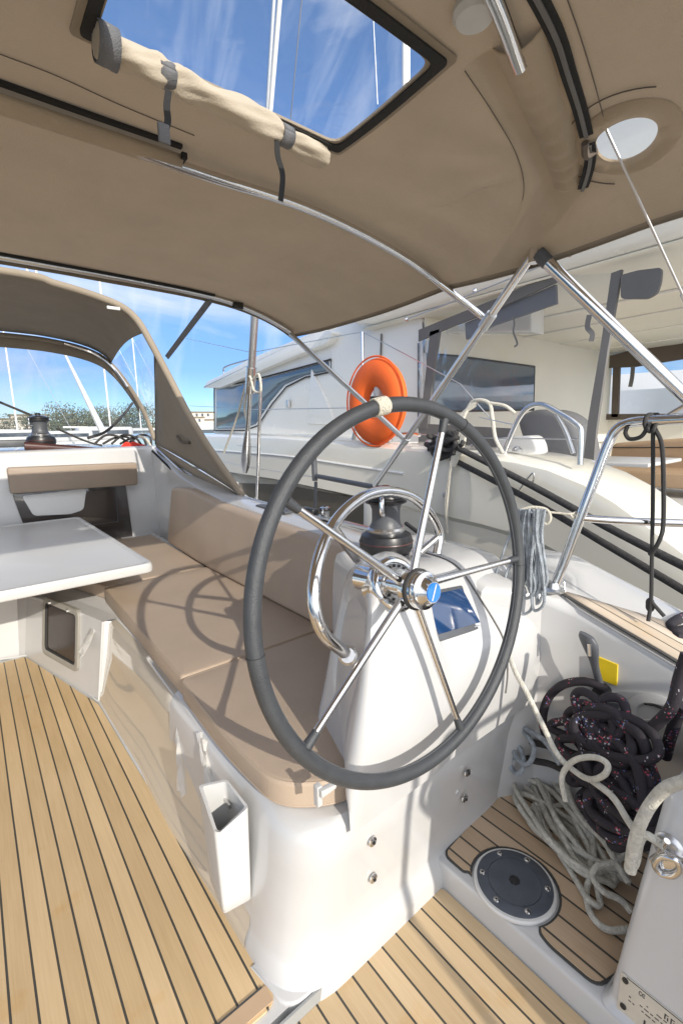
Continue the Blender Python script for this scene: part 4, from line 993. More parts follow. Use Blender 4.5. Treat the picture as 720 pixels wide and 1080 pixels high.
tag(m.build('warning_label', 'yellow'), 'plain yellow rectangular label stuck on the coaming wall behind the throttle', 'label')
p = at(694,762,x=XW+.004)
t = thing('deck_speaker', p, 'round white flush fitting low on the coaming wall behind the ropes', 'fitting')
MB().lathe([(.0,0),(.085,0),(.088,.008),(.078,.012),(.062,.014),(.056,.006),(.030,.008),(0,.012)], p, (-1,0,0), 40).build('ring', 'white', t)
MB().tube([p+V((-.016,.035,.050)), p+V((-.018,.005,.058)), p+V((-.016,-.03,.052))], .0035, 6).build('slot', 'black', t)
MB().tube([p+V((-.014,.045,-.01)), p+V((-.016,.0,.012)), p+V((-.014,-.045,-.01))], .0025, 6).build('slot', 'gelm', t)

# ================================================================ ROUND HATCH
hz = .0525
HCo = V((at(542,931,z=.055).x, at(542,931,z=.055).y))
t = thing('inspection_hatch', (HCo.x, HCo.y, .05), 'round dark grey inspection hatch with six screws set in the teak helm floor', 'hatch')
MB().lathe([(.0,-.006),(.112,-.006),(.113,.0),(.110,.005),(.103,.006)], (HCo.x,HCo.y,hz), (0,0,1), 56).build('outer_ring', 'greyt' if False else 'gelm', t)
M['slate'] = mat('slate_plastic', (.075,.085,.105), .38, noisec=.15, nscale=20, bump=.1, bscale=300)
lid = MB().lathe([(.0,-.002),(.1035,-.002),(.1035,.007),(.100,.009),(.074,.009),(.0735,.0075),(.0725,.0075),(.072,.0095),(.0,.0105)], (HCo.x,HCo.y,hz), (0,0,1), 56).build('lid', 'slate', t)
for px in ((526,899),(556,906),(571.5,936),(555,958.5),(522,950),(509,920)):
    q = at(*px, z=hz+.010); q2_ = V((HCo.x, HCo.y, q.z)); q = q2_ + (q-q2_).normalized()*.088
    sc = MB().lathe([(0,-.001),(.0085,-.001),(.0085,.0015),(.006,.003),(0,.0025)], q, (0,0,1), 14).build('screw', 'steel', t)
    MB().lathe([(0,.002),(.0028,.002),(.0028,.0034),(0,.0034)], q, (0,0,1), 8).build('screw_socket', 'black', sc)
m = MB(); m.lathe([(0,.0),(.013,.0),(.0135,.0025),(.011,.003)], (HCo.x,HCo.y,hz+.0095), (0,0,1), 16)
for k in range(8): a = k*math.pi/4; m.box((HCo.x+math.cos(a)*.012, HCo.y+math.sin(a)*.012, hz+.0115), (.005,.005,.003))
m.build('key_hole', 'black', lid)

# ================================================================ HELM SEAT BOX at starboard aft
b0 = at(637,1056,z=.045); b1 = at(701,826,z=.62)
t = thing('seat_locker', (1.2, 0, .045), 'white moulded helm seat box with teak slatted top and metal plate on its side', 'helm seat')
rows = []
for q, ins in ((0,-.012),(.02,-.003),(.05,0),(.5,0),(.93,0),(.975,.008),(1,.03)):
    p = b0.lerp(b1, q); x0, y1 = p.x+ins, p.y-ins
    rows.append([V((c[0], c[1], p.z)) for c in roundpoly([(x0,-1.5),(1.485,-1.5),(1.485,y1),(x0,y1)], [0,0,.02,.035], 8)])
m = MB(); m.grid(rows, True); k = len(rows[0]); m.f.append([len(m.v)-k+i for i in range(k)]); m.m.append(0)
body = m.build('seat_box', 'gel', t)
m = MB()
for i in range(7): 
    xx = b1.x + .055 + i*.052
    m.rprism([(xx,-.9),(xx+.046,-.9),(xx+.046,b1.y-.05),(xx,b1.y-.05)], .612, .632, .004)
m.build('slatted_seat', 'teakD', t)
MB().rprism(roundpoly([(.80,-1.4),(1.48,-1.4),(1.48,-.42),(.80,-.42)], .05, 4), .045, .90, .02).build('seat_back', 'gel', t)
bn = V((b1.x-b0.x, b1.y-b0.y, b1.z-b0.z)).cross(V((0,1,0))).normalized(); bn = -bn if bn.x > 0 else bn
def onbox(u, v, off=0): d = ray(u, v); return CAM + d*((b0+bn*off-CAM).dot(bn)/d.dot(bn))
BV = V((0,1,0)); BW = bn.cross(BV); BW = -BW if BW.z < 0 else BW
pa, pb = onbox(655,1024), onbox(648,1062)
L_ = -.26; Hp = -(pa-pb).length
o_ = pa
pl = MB().rprism(roundpoly([(0,0),(L_,0),(L_,-.11),(0,-.11)], .006, 3), 0, .0025, .0008, o=o_, ax=(BV, BW, bn)).build('name_plate', 'silver', t)
for (a, b) in ((-.010,-.012),(-.012,-.075)): 
    MB().lathe([(0,0),(.0065,0),(.006,.003),(0,.0045)], o_+BV*a+BW*b+bn*.0025, bn, 12).build('rivet', 'black', pl)
# engraved lines, CE mark and serial marks on the plate
m = MB()
def bar(x0, y0, x1, y1): m.rprism([(x0,y0),(x1,y0),(x1,y1),(x0,y1)], .0025, .0032, 0, o=o_, ax=(BV, BW, bn))
random.seed(5)
bar(-.012,-.002,L_+.01,-.0035)
for r_ in range(3):
    x = -.020
    while x > L_+.03:
        w = random.uniform(.003, .010); bar(x, -.030-r_*.010, x-w, -.0318-r_*.010) if random.random() < .55 else None; x -= w + .003
for k, (cx, cy) in enumerate(((-.040,-.014),(-.046,-.014))):
    m.tube([o_+BV*(cx-.0028*math.cos(a))+BW*(cy+.0042*math.sin(a))+bn*.003 for a in [math.radians(45+i*27) for i in range(11)]], .0007, 5)
bar(-.0445,-.0136,-.0482,-.0146)
for k in range(5): x = -.085-k*.011; bar(x,-.014,x-.0022,-.026); bar(x,-.014,x-.007,-.0155); bar(x-.005,-.019,x-.0072,-.026)
for k in range(2): bar(-.052,-.066-k*.02,-.0555,-.078-k*.02)
m.build('plate_marking', 'ink', pl)
# pad eye with shackle
pe = onbox(698,900)
e = thing('pad_eye', pe, 'polished steel pad eye with shackle bolted to the helm seat box side', 'pad eye')
MB().lathe([(0,-.004),(.026,-.004),(.028,.003),(.022,.008),(.012,.010)], onbox(705,893), bn, 24).build('ring_base', 'steelr', e)
pp = [onbox(683,905,.012), onbox(697,895,.02), onbox(722,908,.02), onbox(735,925,.02), onbox(698,922,.018)]
m = MB(); m.rprism(roundpoly([((p-pe).dot(BV), (p-pe).dot(BW)) for p in pp], .006, 3), .006, .020, .003, o=pe, ax=(BV, BW, bn)); m.build('plate', 'steel', e)
m = MB(); m.tube([onbox(696,921,.024), onbox(690,912,.035), onbox(697,904,.045), onbox(712,907,.045), onbox(716,918,.035), onbox(708,924,.026)], .006, 10, True); m.build('shackle', 'steel', e)
MB().tube([onbox(694,897,.02), onbox(703,887,.034)], .006, 10).build('pin', 'steel', e)
tag(MB().rprism([(-.05,0),(-.15,0),(-.15,-.004),(-.05,-.004)], .001, .002, 0, o=onbox(712,935), ax=(BV, BW, bn)).build('red_mark', 'red'), 'tiny red mark on the white box side below the pad eye', 'mark')

# ================================================================ ROPES ON THE HELM FLOOR
random.seed(11)
m = MB()
def xw(u, v, lay): q = min(1, max(0, (v-715)/165)); return 1.43 - .22*q - lay
for k in range(46):
    q = (k+.5)/46; lay = random.uniform(0, .10)
    cv = 758 + 116*random.random()**.8; cu = 632 + (cv-742)*.22 + random.uniform(-14, 14)
    a_ = random.uniform(30, 50) if cv > 770 else random.uniform(18, 32); b_ = random.uniform(9, 22); th = math.radians(random.choice([25,35,45,-20,-60,60,10]) + random.uniform(-15,15))
    pts = []
    for j in range(9):
        f = 2*math.pi*j/9; jx = random.uniform(-2.5,2.5)
        uu = cu + a_*math.cos(f)*math.cos(th) - b_*math.sin(f)*math.sin(th) + jx; vv = cv + a_*math.cos(f)*math.sin(th) + b_*math.sin(f)*math.cos(th) + jx
        vv = min(vv, 892); uu = max(577, min(694, uu))
        p = at(uu, vv, x=min(1.452, xw(uu, vv, lay) + random.uniform(-.012,.012)))
        if p.z < .068: p = at(uu, vv, z=.068 + lay*.4)
        pts.append(p)
    m.tube(pts, .0125, 10, True, 5)
m.tube([at(640,728,x=1.44), at(618,719,x=1.43), at(594,722,x=1.42), at(578,736,x=1.41), at(572,757,x=1.40), at(576,778,x=1.38), at(590,800,x=1.36), at(608,812,x=1.34)], .0135, 12)
m.tube([at(640,795,x=1.28), at(668,782,x=1.28), at(690,765,x=1.28), at(708,745,x=1.28), at(716,715,x=1.29), at(724,690,x=1.30)], .0145, 12)
m.tube([at(701,798,x=1.36), at(706,778,x=1.34), at(713,758,x=1.32), at(722,745,x=1.3)], .0145, 12)
m.tube([at(660,765,x=1.27), at(676,778,x=1.25), at(684,805,x=1.24), at(692,830,x=1.24), at(700,842,x=1.24)], .0145, 12)
tag(m.build('flecked_rope_heap', 'ropef'), 'thick black rope with red and white flecks heaped against the coaming wall', 'rope')
m = MB(); m.tube([at(722,650,z=.70), at(712,655,z=.71), at(706,661,z=.71), at(712,666,z=.71), at(724,664,z=.71)], .016, 12); m.tube([at(724,670,z=.69), at(714,672,z=.70), at(709,668,z=.69)], .016, 12)
tag(m.build('rope_bight', 'ropef'), 'short bight of flecked rope lying on the teak side deck at the frame edge', 'rope')

def zpx(pts, zoff): return [at(400+a/2.25, 700+b/2.25, z=z+zoff) for a, b, z in pts]
def rope(pts, r=.0085, zoff=.0): return MB().tube(zpx(pts, zoff), r, 12)
m = MB()
random.seed(2)
def zfl(L0, r=.0085): m.tube(zpx(L0, 0), r, 10, False, 7)
for k in range(7):
    th = math.radians(random.uniform(42, 64)); a_ = random.uniform(110, 185); b_ = random.uniform(22, 62); cx = 455 + random.uniform(-25, 35); cy = 385 + random.uniform(-50, 40)
    pts = []
    for j in range(12):
        f = 2*math.pi*j/12; uu = cx + a_*math.cos(f)*math.cos(th) - b_*math.sin(f)*math.sin(th) + random.uniform(-7,7); vv = cy + a_*math.cos(f)*math.sin(th) + b_*math.sin(f)*math.cos(th) + random.uniform(-7,7)
        uu = min(uu, 604); vv = max(vv, 215); mid = abs(math.cos(f)); pts.append((uu, vv, .064 + .011*k*(1-.6*mid) + .006*(j % 2)))
    m.tube(zpx(pts, 0), .0085, 10, True, 6)
zfl([(318,150,.15),(300,205,.11),(308,245,.08),(345,290,.075),(380,330,.08),(405,380,.09),(452,432,.10),(520,470,.10),(590,500,.09)])
zfl([(445,330,.10),(395,345,.075),(362,345,.066),(353,372,.066),(385,408,.066),(450,440,.075),(520,478,.085),(596,520,.08)])
zfl([(560,480,.10),(512,492,.09),(492,530,.065),(494,575,.062),(512,610,.062),(545,632,.062),(590,630,.070)])
zfl([(340,255,.10),(362,228,.12),(400,222,.13),(425,250,.12),(432,300,.10)])
zfl([(560,400,.16),(585,440,.15),(560,470,.14),(520,478,.13),(505,505,.11),(530,540,.10),(570,560,.09),(598,590,.08)])
zfl([(440,270,.14),(452,320,.14),(480,370,.14),(530,420,.15),(560,470,.14),(590,520,.12)])
tag(m.build('pale_rope_heap', 'ropew'), 'pale grey rope lying in loose loops over the teak helm floor beside the round hatch', 'rope')
m = MB()
m.tube([at(549,646,x=1.44), at(541,662,x=1.36), at(536,682,x=1.26), at(542,706,x=1.21), at(556,732,x=1.20), at(572,765,x=1.20), at(587,795,x=1.19), at(605,813,x=1.18), at(622,822,x=1.16), at(637,817,x=1.15), at(640,806,x=1.16), at(628,799,x=1.17), at(610,800,x=1.17), at(598,808,x=1.17), at(592,822,x=1.16), at(596,845,x=1.15)], .0075, 12)
m.tube([at(622,822,x=1.165), at(645,840,x=1.14), at(662,866,x=1.10), at(672,880,x=1.08)], .0080, 12)
tag(m.build('pale_slack_rope', 'ropew'), 'pale rope dropping from above and curling in a single round loop over the dark heap', 'rope')
m = MB()
m.tube([onbox(664,918,.05), onbox(668,890,.06), onbox(676,866,.07), onbox(688,845,.07), onbox(704,830,.08), onbox(730,822,.09)], .0115, 12)
m.tube([onbox(664,918,.05), onbox(670,908,.03), onbox(674,888,.03), onbox(680,881,.025), onbox(692,887,.025), onbox(700,893,.03)], .0085, 12)
tag(m.build('pale_deck_line', 'ropew'), 'thick pale line bent over the corner of the helm seat box to the pad eye', 'rope')
m = MB()
m.tube([at(534,742,x=1.44), at(541,762,x=1.42), at(556,776,x=1.39), at(563,792,x=1.36), at(556,806,x=1.34), at(545,800,x=1.35), at(539,786,x=1.38)], .0085, 10)
m.tube([at(538,758,x=1.43), at(552,768,x=1.40), at(570,778,x=1.36), at(582,792,x=1.33), at(590,806,x=1.31)], .0085, 10)
m.tube([at(537,776,x=1.41), at(548,790,x=1.38), at(552,806,x=1.35), at(546,816,x=1.34), at(538,808,x=1.36), at(541,796,x=1.37)], .0085, 10)
tag(m.build('blue_grey_rope_tail', 'ropeb'), 'blue grey rope tails in the shaded corner between console and coaming wall', 'rope')
m = MB(); m.tube([at(536,768,x=1.455), at(556,781,x=1.43), at(578,787,x=1.41), at(606,798,x=1.38)], .011, 10)
m.tube([at(537,784,x=1.45), at(556,800,x=1.41), at(580,806,x=1.39), at(604,818,x=1.36)], .011, 10)
tag(m.build('black_rope_tail', 'ropek'), 'plain black rope in the shaded corner behind the pale loops', 'rope')

# gear on the stern rail behind the camera: throws the broken shadow on the console
t = thing('stern_rail', (.9,-1.3,.6), 'steel stern guard rail with hanging gear, behind the camera', 'guard rail')
MB().tube([(.55,-1.2,1.30),(.9,-1.25,1.30),(1.5,-1.2,1.30),(1.9,-.6,1.32)], .014, 10).build('top_tube', 'steel', t)
MB().tube([(.62,-1.2,1.30),(.62,-1.2,.0)], .014, 10).build('post', 'steel', t)
m = MB(); random.seed(3)
for k in range(7): m.tube([(.80+random.uniform(-.05,.05),-1.2,1.32),(.70+random.uniform(-.03,.05),-1.2,1.15),(.80+random.uniform(-.05,.05),-1.2,1.0+random.uniform(-.04,.04)),(.90+random.uniform(-.04,.04),-1.2,1.12)], .012, 8, True)
tag(m.build('stern_line_hank', 'ropew'), 'hank of rope hung on the stern rail behind the camera', 'rope')

# ================================================================ CATAMARAN ALONGSIDE
CATL = 'large white sailing catamaran moored alongside with hardtop and clear cockpit enclosure'
K = thing('catamaran', (4.5, 5, -.9), CATL, 'catamaran')
def gz(y):
    pts = [(-4,.30),(-1.5,.34),(-.3,.42),(.3,.58),(.65,.78),(.82,.91),(1.09,1.09),(1.53,1.18),(2.46,1.225),(4.04,1.31),(6,1.34),(14,1.42)]
    for (a, b), (c, d) in zip(pts, pts[1:]):
        if y <= c: q = (y-a)/(c-a); return b+(d-b)*q
    return 1.42
def gzs(y): return sum(gz(y+d) for d in (-.2,-.1,0,.1,.2))/5
rows = []
for y in [-4,-2,-1,-.5,-.2,0,.2,.35,.5,.65,.8,.95,1.1,1.3,1.5,1.7,1.85,1.92,1.96,2.0,2.04,2.08,2.14,2.3,2.6,3,3.6,4.2,5,6,7,8,9,10,11,12,13]:
    z = gzs(y); s_ = sm(1.90, 2.12, y); f_ = max(0, (y-8)/5); xo = 2.50 - .035*(1-s_) + 1.0*f_**2
    b_ = sm(2.2, 3.6, y)*.045
    rows.append([V((3.02+f_, y, z-.35)), V((3.0+f_, y, z+.0)), V((2.72+f_**2, y, z+.012)), V((xo+.16, y, z+.006)), V((xo+.05, y, z-.004)), V((xo+.012, y, z-.03)), V((xo, y, z-.08)), V((xo, y, z-.2)), V((xo-b_, y, max(.2, z-.44)+.0)), V((xo+.02, y, min(.85, max(.15, z-.47)))), V((xo+.02, y, .2)), V((xo+.03, y, -.2)), V((xo+.12, y, -1.2))])
MB().grid(rows).build('hull', 'cath', K, 30)
# rubbing crease line and gunwale cap
MB().tube([(2.50, y, gzs(y)-.20) for y in (2.4,3,4,5,6,7.5)], .012, 8).build('rubbing_strake', 'catw', K)
def pyz(px, x): return [(at(u, v, x=x).y, at(u, v, x=x).z) for u, v in px]
def slab(name, px, x, x2, key, parent=K, r=.0, rr=0, off=0):
    pl_ = pyz(px, x)
    if rr: pl_ = roundpoly(pl_, rr, 5)
    # frame: u=y, v=z, w=-x (towards own boat)
    return MB().rprism(pl_, -(x2-x), 0, r, o=(x-off,0,0), ax=((0,1,0),(0,0,1),(-1,0,0))).build(name, key, parent)
hw_ = slab('hull_shade_panel', [(250,509),(300,511),(367,523),(392,530),(392,600),(262,560)], 2.52, 2.60, 'hullshade', off=.022, rr=.04)  # dark panel: shade and reflection on the hull put into its colour
slab('hull_trim', [(244,506),(252,508),(264,562),(250,562)], 2.50, 2.60, 'catw', off=.03)
# deck and side
MB().rprism([(2.9,-1),(7.6,-1),(7.6,11),(2.9,11)], .3, .72, 0).rprism([(3.3,3.0),(7.6,3.0),(7.6,11),(3.3,11)], .7, 1.12, 0).build('deck', 'gelm', K)
# coachroof
CR = slab('coachroof', [(224,408),(225,475),(445,485),(446,330),(372,333),(345,350),(300,372)], 3.30, 7.2, 'catw', r=.05, rr=.12)
brow = slab('roof_brow', [(214,409),(219,402),(232,396),(262,379),(338,347),(352,350),(345,362),(300,380),(232,409)], 3.20, 7.3, 'catw', r=.010, rr=.04)
slab('side_window', [(229,411),(262,404),(347,381),(347,391),(322,396),(300,406),(285,424),(270,447),(258,452),(229,452)], 3.30, 3.34, 'bluew', CR, r=.01, rr=.03, off=.012)
slab('raised_fin', [(330,390),(326,447),(356,448),(345,420)], 3.30, 3.36, 'catw', CR, r=.01, off=.03)
slab('side_step', [(215,458),(215,490),(430,482),(430,474),(300,465)], 2.80, 3.4, 'catw', K, r=.02)
MB().tube([at(236,395,x=3.25)+V((0,0,.02)), at(240,386,x=3.3), at(290,372,x=3.4), at(312,363,x=3.4), at(306,372,x=3.3)], .014, 8).build('roof_handrail', 'steelr', CR)
MB().box(at(304,426,x=3.27), (.05,.06,.09), bev=.01).build('deck_fitting', 'steelr', CR)
# radome and mast foot
MB().lathe([(0,0),(.20,.02),(.24,.10),(.22,.18),(.1,.24),(0,.25)], at(361,358,x=3.9), (0,0,1), 24).build('radome', 'white', K)
slab('mast_pillar', [(344,333),(360,330),(352,372),(334,380)], 3.7, 4.0, 'catw', K, r=.03)
slab('flybridge_side', [(372,338),(392,322),(430,300),(560,290),(560,350),(372,352)], 3.6, 3.8, 'catw', K, r=.02)
# hardtop
rows = []
zt0 = 2.60
for i, y in enumerate([3.72,3.70,3.62,3.4,3,2,1.4,1,.6,.25]):
    e = [.10,.06,.02,0,0,0,0,0,0,0][i]; up = [.02,.02,.01]+[0]*7; z0 = up[i]
    rows.append([V((3.5,y,2.33+e)), V((3.16,y,2.335+e)), V((3.10,y,2.36+e)), V((3.02,y,2.46+e*.5)), V((3.00,y,2.52)), V((3.02,y,2.60-e)), V((3.12,y,2.68-e)), V((3.4,y,2.74-e)), V((4.2,y,2.78-e)), V((8.2,y,2.78-e)), V((8.2,y,2.33+e))])
HT = MB().grid(rows); HT.f.append(list(range(11))); HT.m.append(0)
HT = HT.build('hardtop', 'catw', K, 40)
MB().grid([[V((3.18,y,2.322)), V((4.4,y,2.31)), V((8.2,y,2.30))] for y in (3.6,2,1,.3)]).build('headliner', 'cream', HT, solid=.01)
m = MB()
for xx in (4.2,4.9,5.7,6.6): m.tube([(xx,3.4,2.300),(xx,.35,2.300)], .010, 6)
m.build('headliner_batten', 'catw', HT)
m = MB(); m.tube([at(429,337,x=2.97), at(503,308,x=2.97), at(601,268,x=2.97)], .006, 8); hr = m.build('roof_rail', 'steelr', HT)
for u, v in ((429,337),(501,307),(601,268)): MB().lathe([(0,0),(.018,0),(.02,.012),(0,.03)], at(u,v,x=2.99), (-1,0,0), 14).build('rail_knob', 'steel', hr)
zb_ = at(660,143,x=4.5).z
bm = MB().tube([(4.5,6,zb_+.15),(4.5,3,zb_+.06),(4.5,0,zb_-.02),(4.5,-1.6,zb_-.05)], lambda q: .46, 18, res=3).build('boom_bag', 'catw', K)
MB().tube([(4.06,2.15,zb_-.5),(4.02,2.16,zb_-.05),(4.10,2.2,zb_+.5)], .03, 8).build('bag_stripe', 'bluee', bm)
# cockpit enclosure (port side, x about 3.2)
XC = 3.20
slab('top_band', [(441,348),(470,336),(530,312),(585,286),(592,291),(585,298),(530,323),(470,347),(441,360)], XC, XC+.02, 'greyt')
slab('rolled_screen', [(490,341),(585,300),(586,320),(520,343),(491,358)], XC+.03, XC+.06, 'strap')
slab('enclosure_post', [(453,350),(463,347),(456,400),(450,452),(442,452),(448,400)], XC, XC+.03, 'greyt')
slab('enclosure_post', [(644,288),(655,284),(640,370),(628,455),(625,492),(614,492),(620,440),(632,370)], XC, XC+.03, 'greyt')
slab('sun_visor', [(654,290),(672,285),(697,282),(696,297),(692,309),(682,315),(654,315)], XC-.01, XC+.02, 'greyt', rr=.02)
MB().add([at(u,v,x=XC+.01) for u,v in [(441,352),(585,290),(650,288),(622,492),(441,492)]], [(0,1,2,3,4)]).build('clear_screen', 'clear2', K, 180)
slab('lower_valance', [(441,452),(447,447),(540,452),(540,492),(441,492)], XC+.005, XC+.03, 'greyt')
for pts in ([(541,333),(542,342),(541,350),(545,362),(542,366)], [(621,332),(619,345),(624,352),(623,360)]):
    MB().strip([at(u,v,x=XC-.03) for u,v in pts], .03 if pts[0][0] > 600 else .012, .004, up=(1,.2,0)).build('window_strap', 'greyt', K)
# saloon bulkhead
yb_ = at(445, 430, x=3.3).y - .012
def xz(px, y): return [(at(u, v, y=y).x, at(u, v, y=y).z) for u, v in px]
MB().rprism([(3.32,1.1),(7.2,1.1),(7.2,2.33),(3.32,2.33)], 0, .02, 0, o=(0,yb_+.010,0), ax=((1,0,0),(0,0,1),(0,-1,0))).build('saloon_wall', 'cream', K)
MB().rprism(roundpoly(xz([(449,373),(480,376),(562,387),(561,432),(452,434)], yb_), .04, 4), 0, .02, .004, o=(0,yb_,0), ax=((1,0,0),(0,0,1),(0,-1,0))).build('saloon_window', 'bluew', K)
# far side of the cockpit
XF = 7.2
m = MB(); 
def far(name, px, key, dx=0, rr=0): return slab(name, px, XF-dx, XF-dx+.05, key, K, rr=rr)
far('window_frame', [(580,388),(634,378),(636,384),(587,393),(593,440),(585,440)], 'strap', .05)
far('far_side_wall', [(560,385),(585,388),(588,442),(760,440),(760,520),(560,520)], 'cream', .0)
far('brown_valance', [(640,376),(662,370),(760,340),(760,372),(668,387),(640,388)], 'taupet', .1)
far('enclosure_post', [(646,380),(653,380),(651,440),(644,440)], 'taupet', .08)
far('window_rail', [(560,437),(760,436),(760,441),(560,444)], 'taupet', .08)
MB().strip([at(667,386,x=XF-.15), at(666,398,x=XF-.15), at(664,408,x=XF-.15)], .05, .004, up=(1,.2,0)).build('window_strap', 'greyt', K)
# cockpit seats and table
S1 = MB().rprism(roundpoly(pyz([(650,467),(720,462),(790,458),(790,505),(645,500)], 5.2), .06, 4), 0, .12, .03, o=(5.2,0,0), ax=((0,1,0),(0,0,1),(-1,0,0))).build('settee_back', 'tan', K)
MB().rprism([(4.55,-1),(5.2,-1),(5.2,2.3),(4.55,2.3)], .80, .93, .02).build('settee_seat', 'tan', K)
MB().tube([at(646,472,x=5.05), at(760,472,x=5.05)], .006, 6).build('settee_piping', 'ropek', S1)
tt = at(660,485,x=4.0); MB().rprism([(3.7,tt.y-.25),(4.4,tt.y-.25),(4.4,tt.y+.4),(3.7,tt.y+.4)], tt.z-.03, tt.z+.0, .01).build('cockpit_table', 'white', K)
slab('helm_seat_back', [(522,462),(560,459),(566,470),(567,490),(522,490)], 2.95, 3.1, 'white', K, r=.02, rr=.04)
slab('seat_cover', [(542,440),(565,430),(590,436),(606,452),(614,495),(560,495)], 3.7, 4.1, 'strap', K, r=.05, rr=.1)
# grab loops on the gunwale
MB().tube([at(530,482,x=2.58), at(536,465,x=2.58), at(547,441,x=2.58), at(558,429,x=2.58), at(572,427,x=2.58), at(590,436,x=2.58), at(606,446,x=2.58), at(612,456,x=2.58), at(611,490,x=2.58)], .016, 12).build('boarding_rail', 'steel', K)
MB().tube([at(586,436,x=2.58), at(596,455,x=2.58), at(604,478,x=2.58)], .012, 10).build('boarding_rail', 'steelr', K)
MB().tube([at(441,458,x=2.6), at(520,462,x=2.6), at(612,463,x=2.6)], .004, 6).build('lifeline', 'steelr', K)
# stanchions and lifelines forward
for u in (382,):
    MB().tube([at(u,350,x=2.60), at(u+1,463,x=2.60)], .013, 10).build('stanchion', 'steel', K)
MB().tube([at(u,350,x=2.60) for u in (382,)]+[at(275,369,x=2.60)+V((0,.2,0)), at(196,357,x=2.7)], .004, 6, smooth=False).build('lifeline', 'steelr', K)
MB().tube([at(382,350,x=2.60), at(430,375,x=2.60), at(485,405,x=2.60), at(520,445,x=2.62)], .004, 6, smooth=False).build('lifeline', 'steelr', K)
MB().tube([at(382,430,x=2.60), at(275,432,x=2.6), at(200,428,x=2.7)], .004, 6, smooth=False).build('lifeline', 'steelr', K)
for a, b in (((372,466),(376,448)), ((398,468),(400,440))): MB().tube([at(*a,x=2.66), at(*b,x=2.66)], .02, 10).build('deck_post', 'steelr', K)
slab('deck_plinth', [(398,474),(400,466),(424,467),(430,475)], 2.62, 2.8, 'catw', K, r=.01)
slab('transom_post', [(383,528),(393,526),(394,600),(382,600)], 2.46, 2.6, 'catw', K, r=.01)
MB().tube([at(541,448,x=2.47)+V((0,0,-.45)), at(560,500,x=2.44), at(562,507,x=2.44), at(556,513,x=2.44)], .004, 6).build('hull_line', 'steelr', K)

# orange lifebuoy on the catamaran rail
lc = at(397,424,x=2.54)
t = thing('lifebuoy', lc, 'bright orange ring lifebuoy hung on the catamaran rail', 'lifebuoy')
m = MB(); rows = []
for k in range(48):
    a = 2*math.pi*k/48; ca_, sa_ = math.cos(a), math.sin(a); row = []
    for j in range(16):
        b_ = 2*math.pi*j/16; rr_ = .205 + .108*math.cos(b_); xx = .062*math.sin(b_)
        row.append(V((lc.x+xx, lc.y + rr_*ca_*1.0, lc.z + rr_*sa_*1.05)))
    rows.append(row)
rows.append(rows[0]); m.grid(rows, True); m.build('ring', 'orange', t, 80)
m = MB(); m.tube([V((lc.x-.03, lc.y+.322*math.cos(a), lc.z+.338*math.sin(a))) for a in [i*math.pi/12 for i in range(24)]], .007, 6, True, 3); m.build('grab_line', 'orange', t)
t = thing('buoy_bracket', lc, 'small steel bracket and light visible through the middle of the lifebuoy', 'bracket')
MB().box(lc+V((.03,0,-.02)), (.05,.10,.14), bev=.01).build('bracket_plate', 'steelr', t); MB().lathe([(0,0),(.035,0),(.04,.03),(.03,.07),(0,.09)], lc+V((.0,-.02,.04)), (0,0,1), 16).build('light_lens', 'white', t)
MB().box(lc+V((-.01,.02,.03)), (.04,.05,.03), bev=.005).build('clip', 'black', t)

# frames, seams and small fittings on the catamaran
for px in ([(226,409),(262,402),(349,379),(349,392),(322,398),(302,408),(287,426),(272,449),(258,454),(226,454)],):
    MB().tube([at(u,v,x=3.28) for u,v in px], .010, 6, True, 2, smooth=False).build('window_gasket', 'rubber', CR)
for (a, b) in (((402,352),(401,384)), ((441,452),(441,362)), ((446,340),(447,372))): MB().tube([at(*a,x=3.285), at(*b,x=3.285)], .010, 6).build('panel_joint', 'greyt', CR)
MB().tube([V((yy[0], yb_-.012, yy[1])) for yy in xz([(449,373),(480,376),(562,387),(561,432),(452,434)], yb_)], .014, 6, True, 1, smooth=False).build('saloon_window_gasket', 'rubber', K)
for u in (410, 452, 500, 545): 
    q = at(u, 474, x=2.62); q.z = gzs(q.y)+.02; MB().lathe([(0,0),(.028,0),(.03,.012),(.012,.03)], q, (0,0,1), 14).build('deck_fitting', 'steelr', K)
q = at(430,470,x=2.66); q.z = gzs(q.y)+.02; MB().tube([q+V((0,-.12,.05)), q+V((0,-.06,.06)), q+V((0,.06,.06)), q+V((0,.12,.05))], .014, 8).build('mooring_cleat', 'steel', K)
for uu in (470, 545): MB().box(at(uu, 522 if uu < 500 else 560, x=2.47), (.03,.05,.03), bev=.008).build('hull_fitting', 'steelr', K)

# dark mooring lines and bundle
m = MB(); m.tube([at(478,470,x=2.44), at(560,512,x=2.38), at(640,556,x=2.3), at(770,622,x=2.15)], .019, 10)
tag(m.build('mooring_line', 'ropek'), 'upper of the two dark mooring lines slanting down in front of the catamaran hull', 'rope')
m = MB(); m.tube([at(476,484,x=2.46), at(560,528,x=2.40), at(640,575,x=2.32), at(770,652,x=2.2)], .018, 10)
tag(m.build('mooring_line', 'ropek'), 'lower of the two dark mooring lines slanting down in front of the catamaran hull', 'rope')
m = MB(); random.seed(9)
for k in range(12): cu, cv = 470+random.uniform(-9,12), 468+random.uniform(-7,9); m.tube([at(cu+12*math.cos(a+k)*random.uniform(.7,1.3), cv+7*math.sin(a)*random.uniform(.7,1.3), x=2.47+random.uniform(-.05,.05)) for a in [i*math.pi/3 for i in range(6)]], .015, 8, True, 5)
tag(m.build('mooring_bundle', 'ropek'), 'knotted bundle of dark rope at the catamaran cleat where the mooring lines start', 'rope')
m = MB()
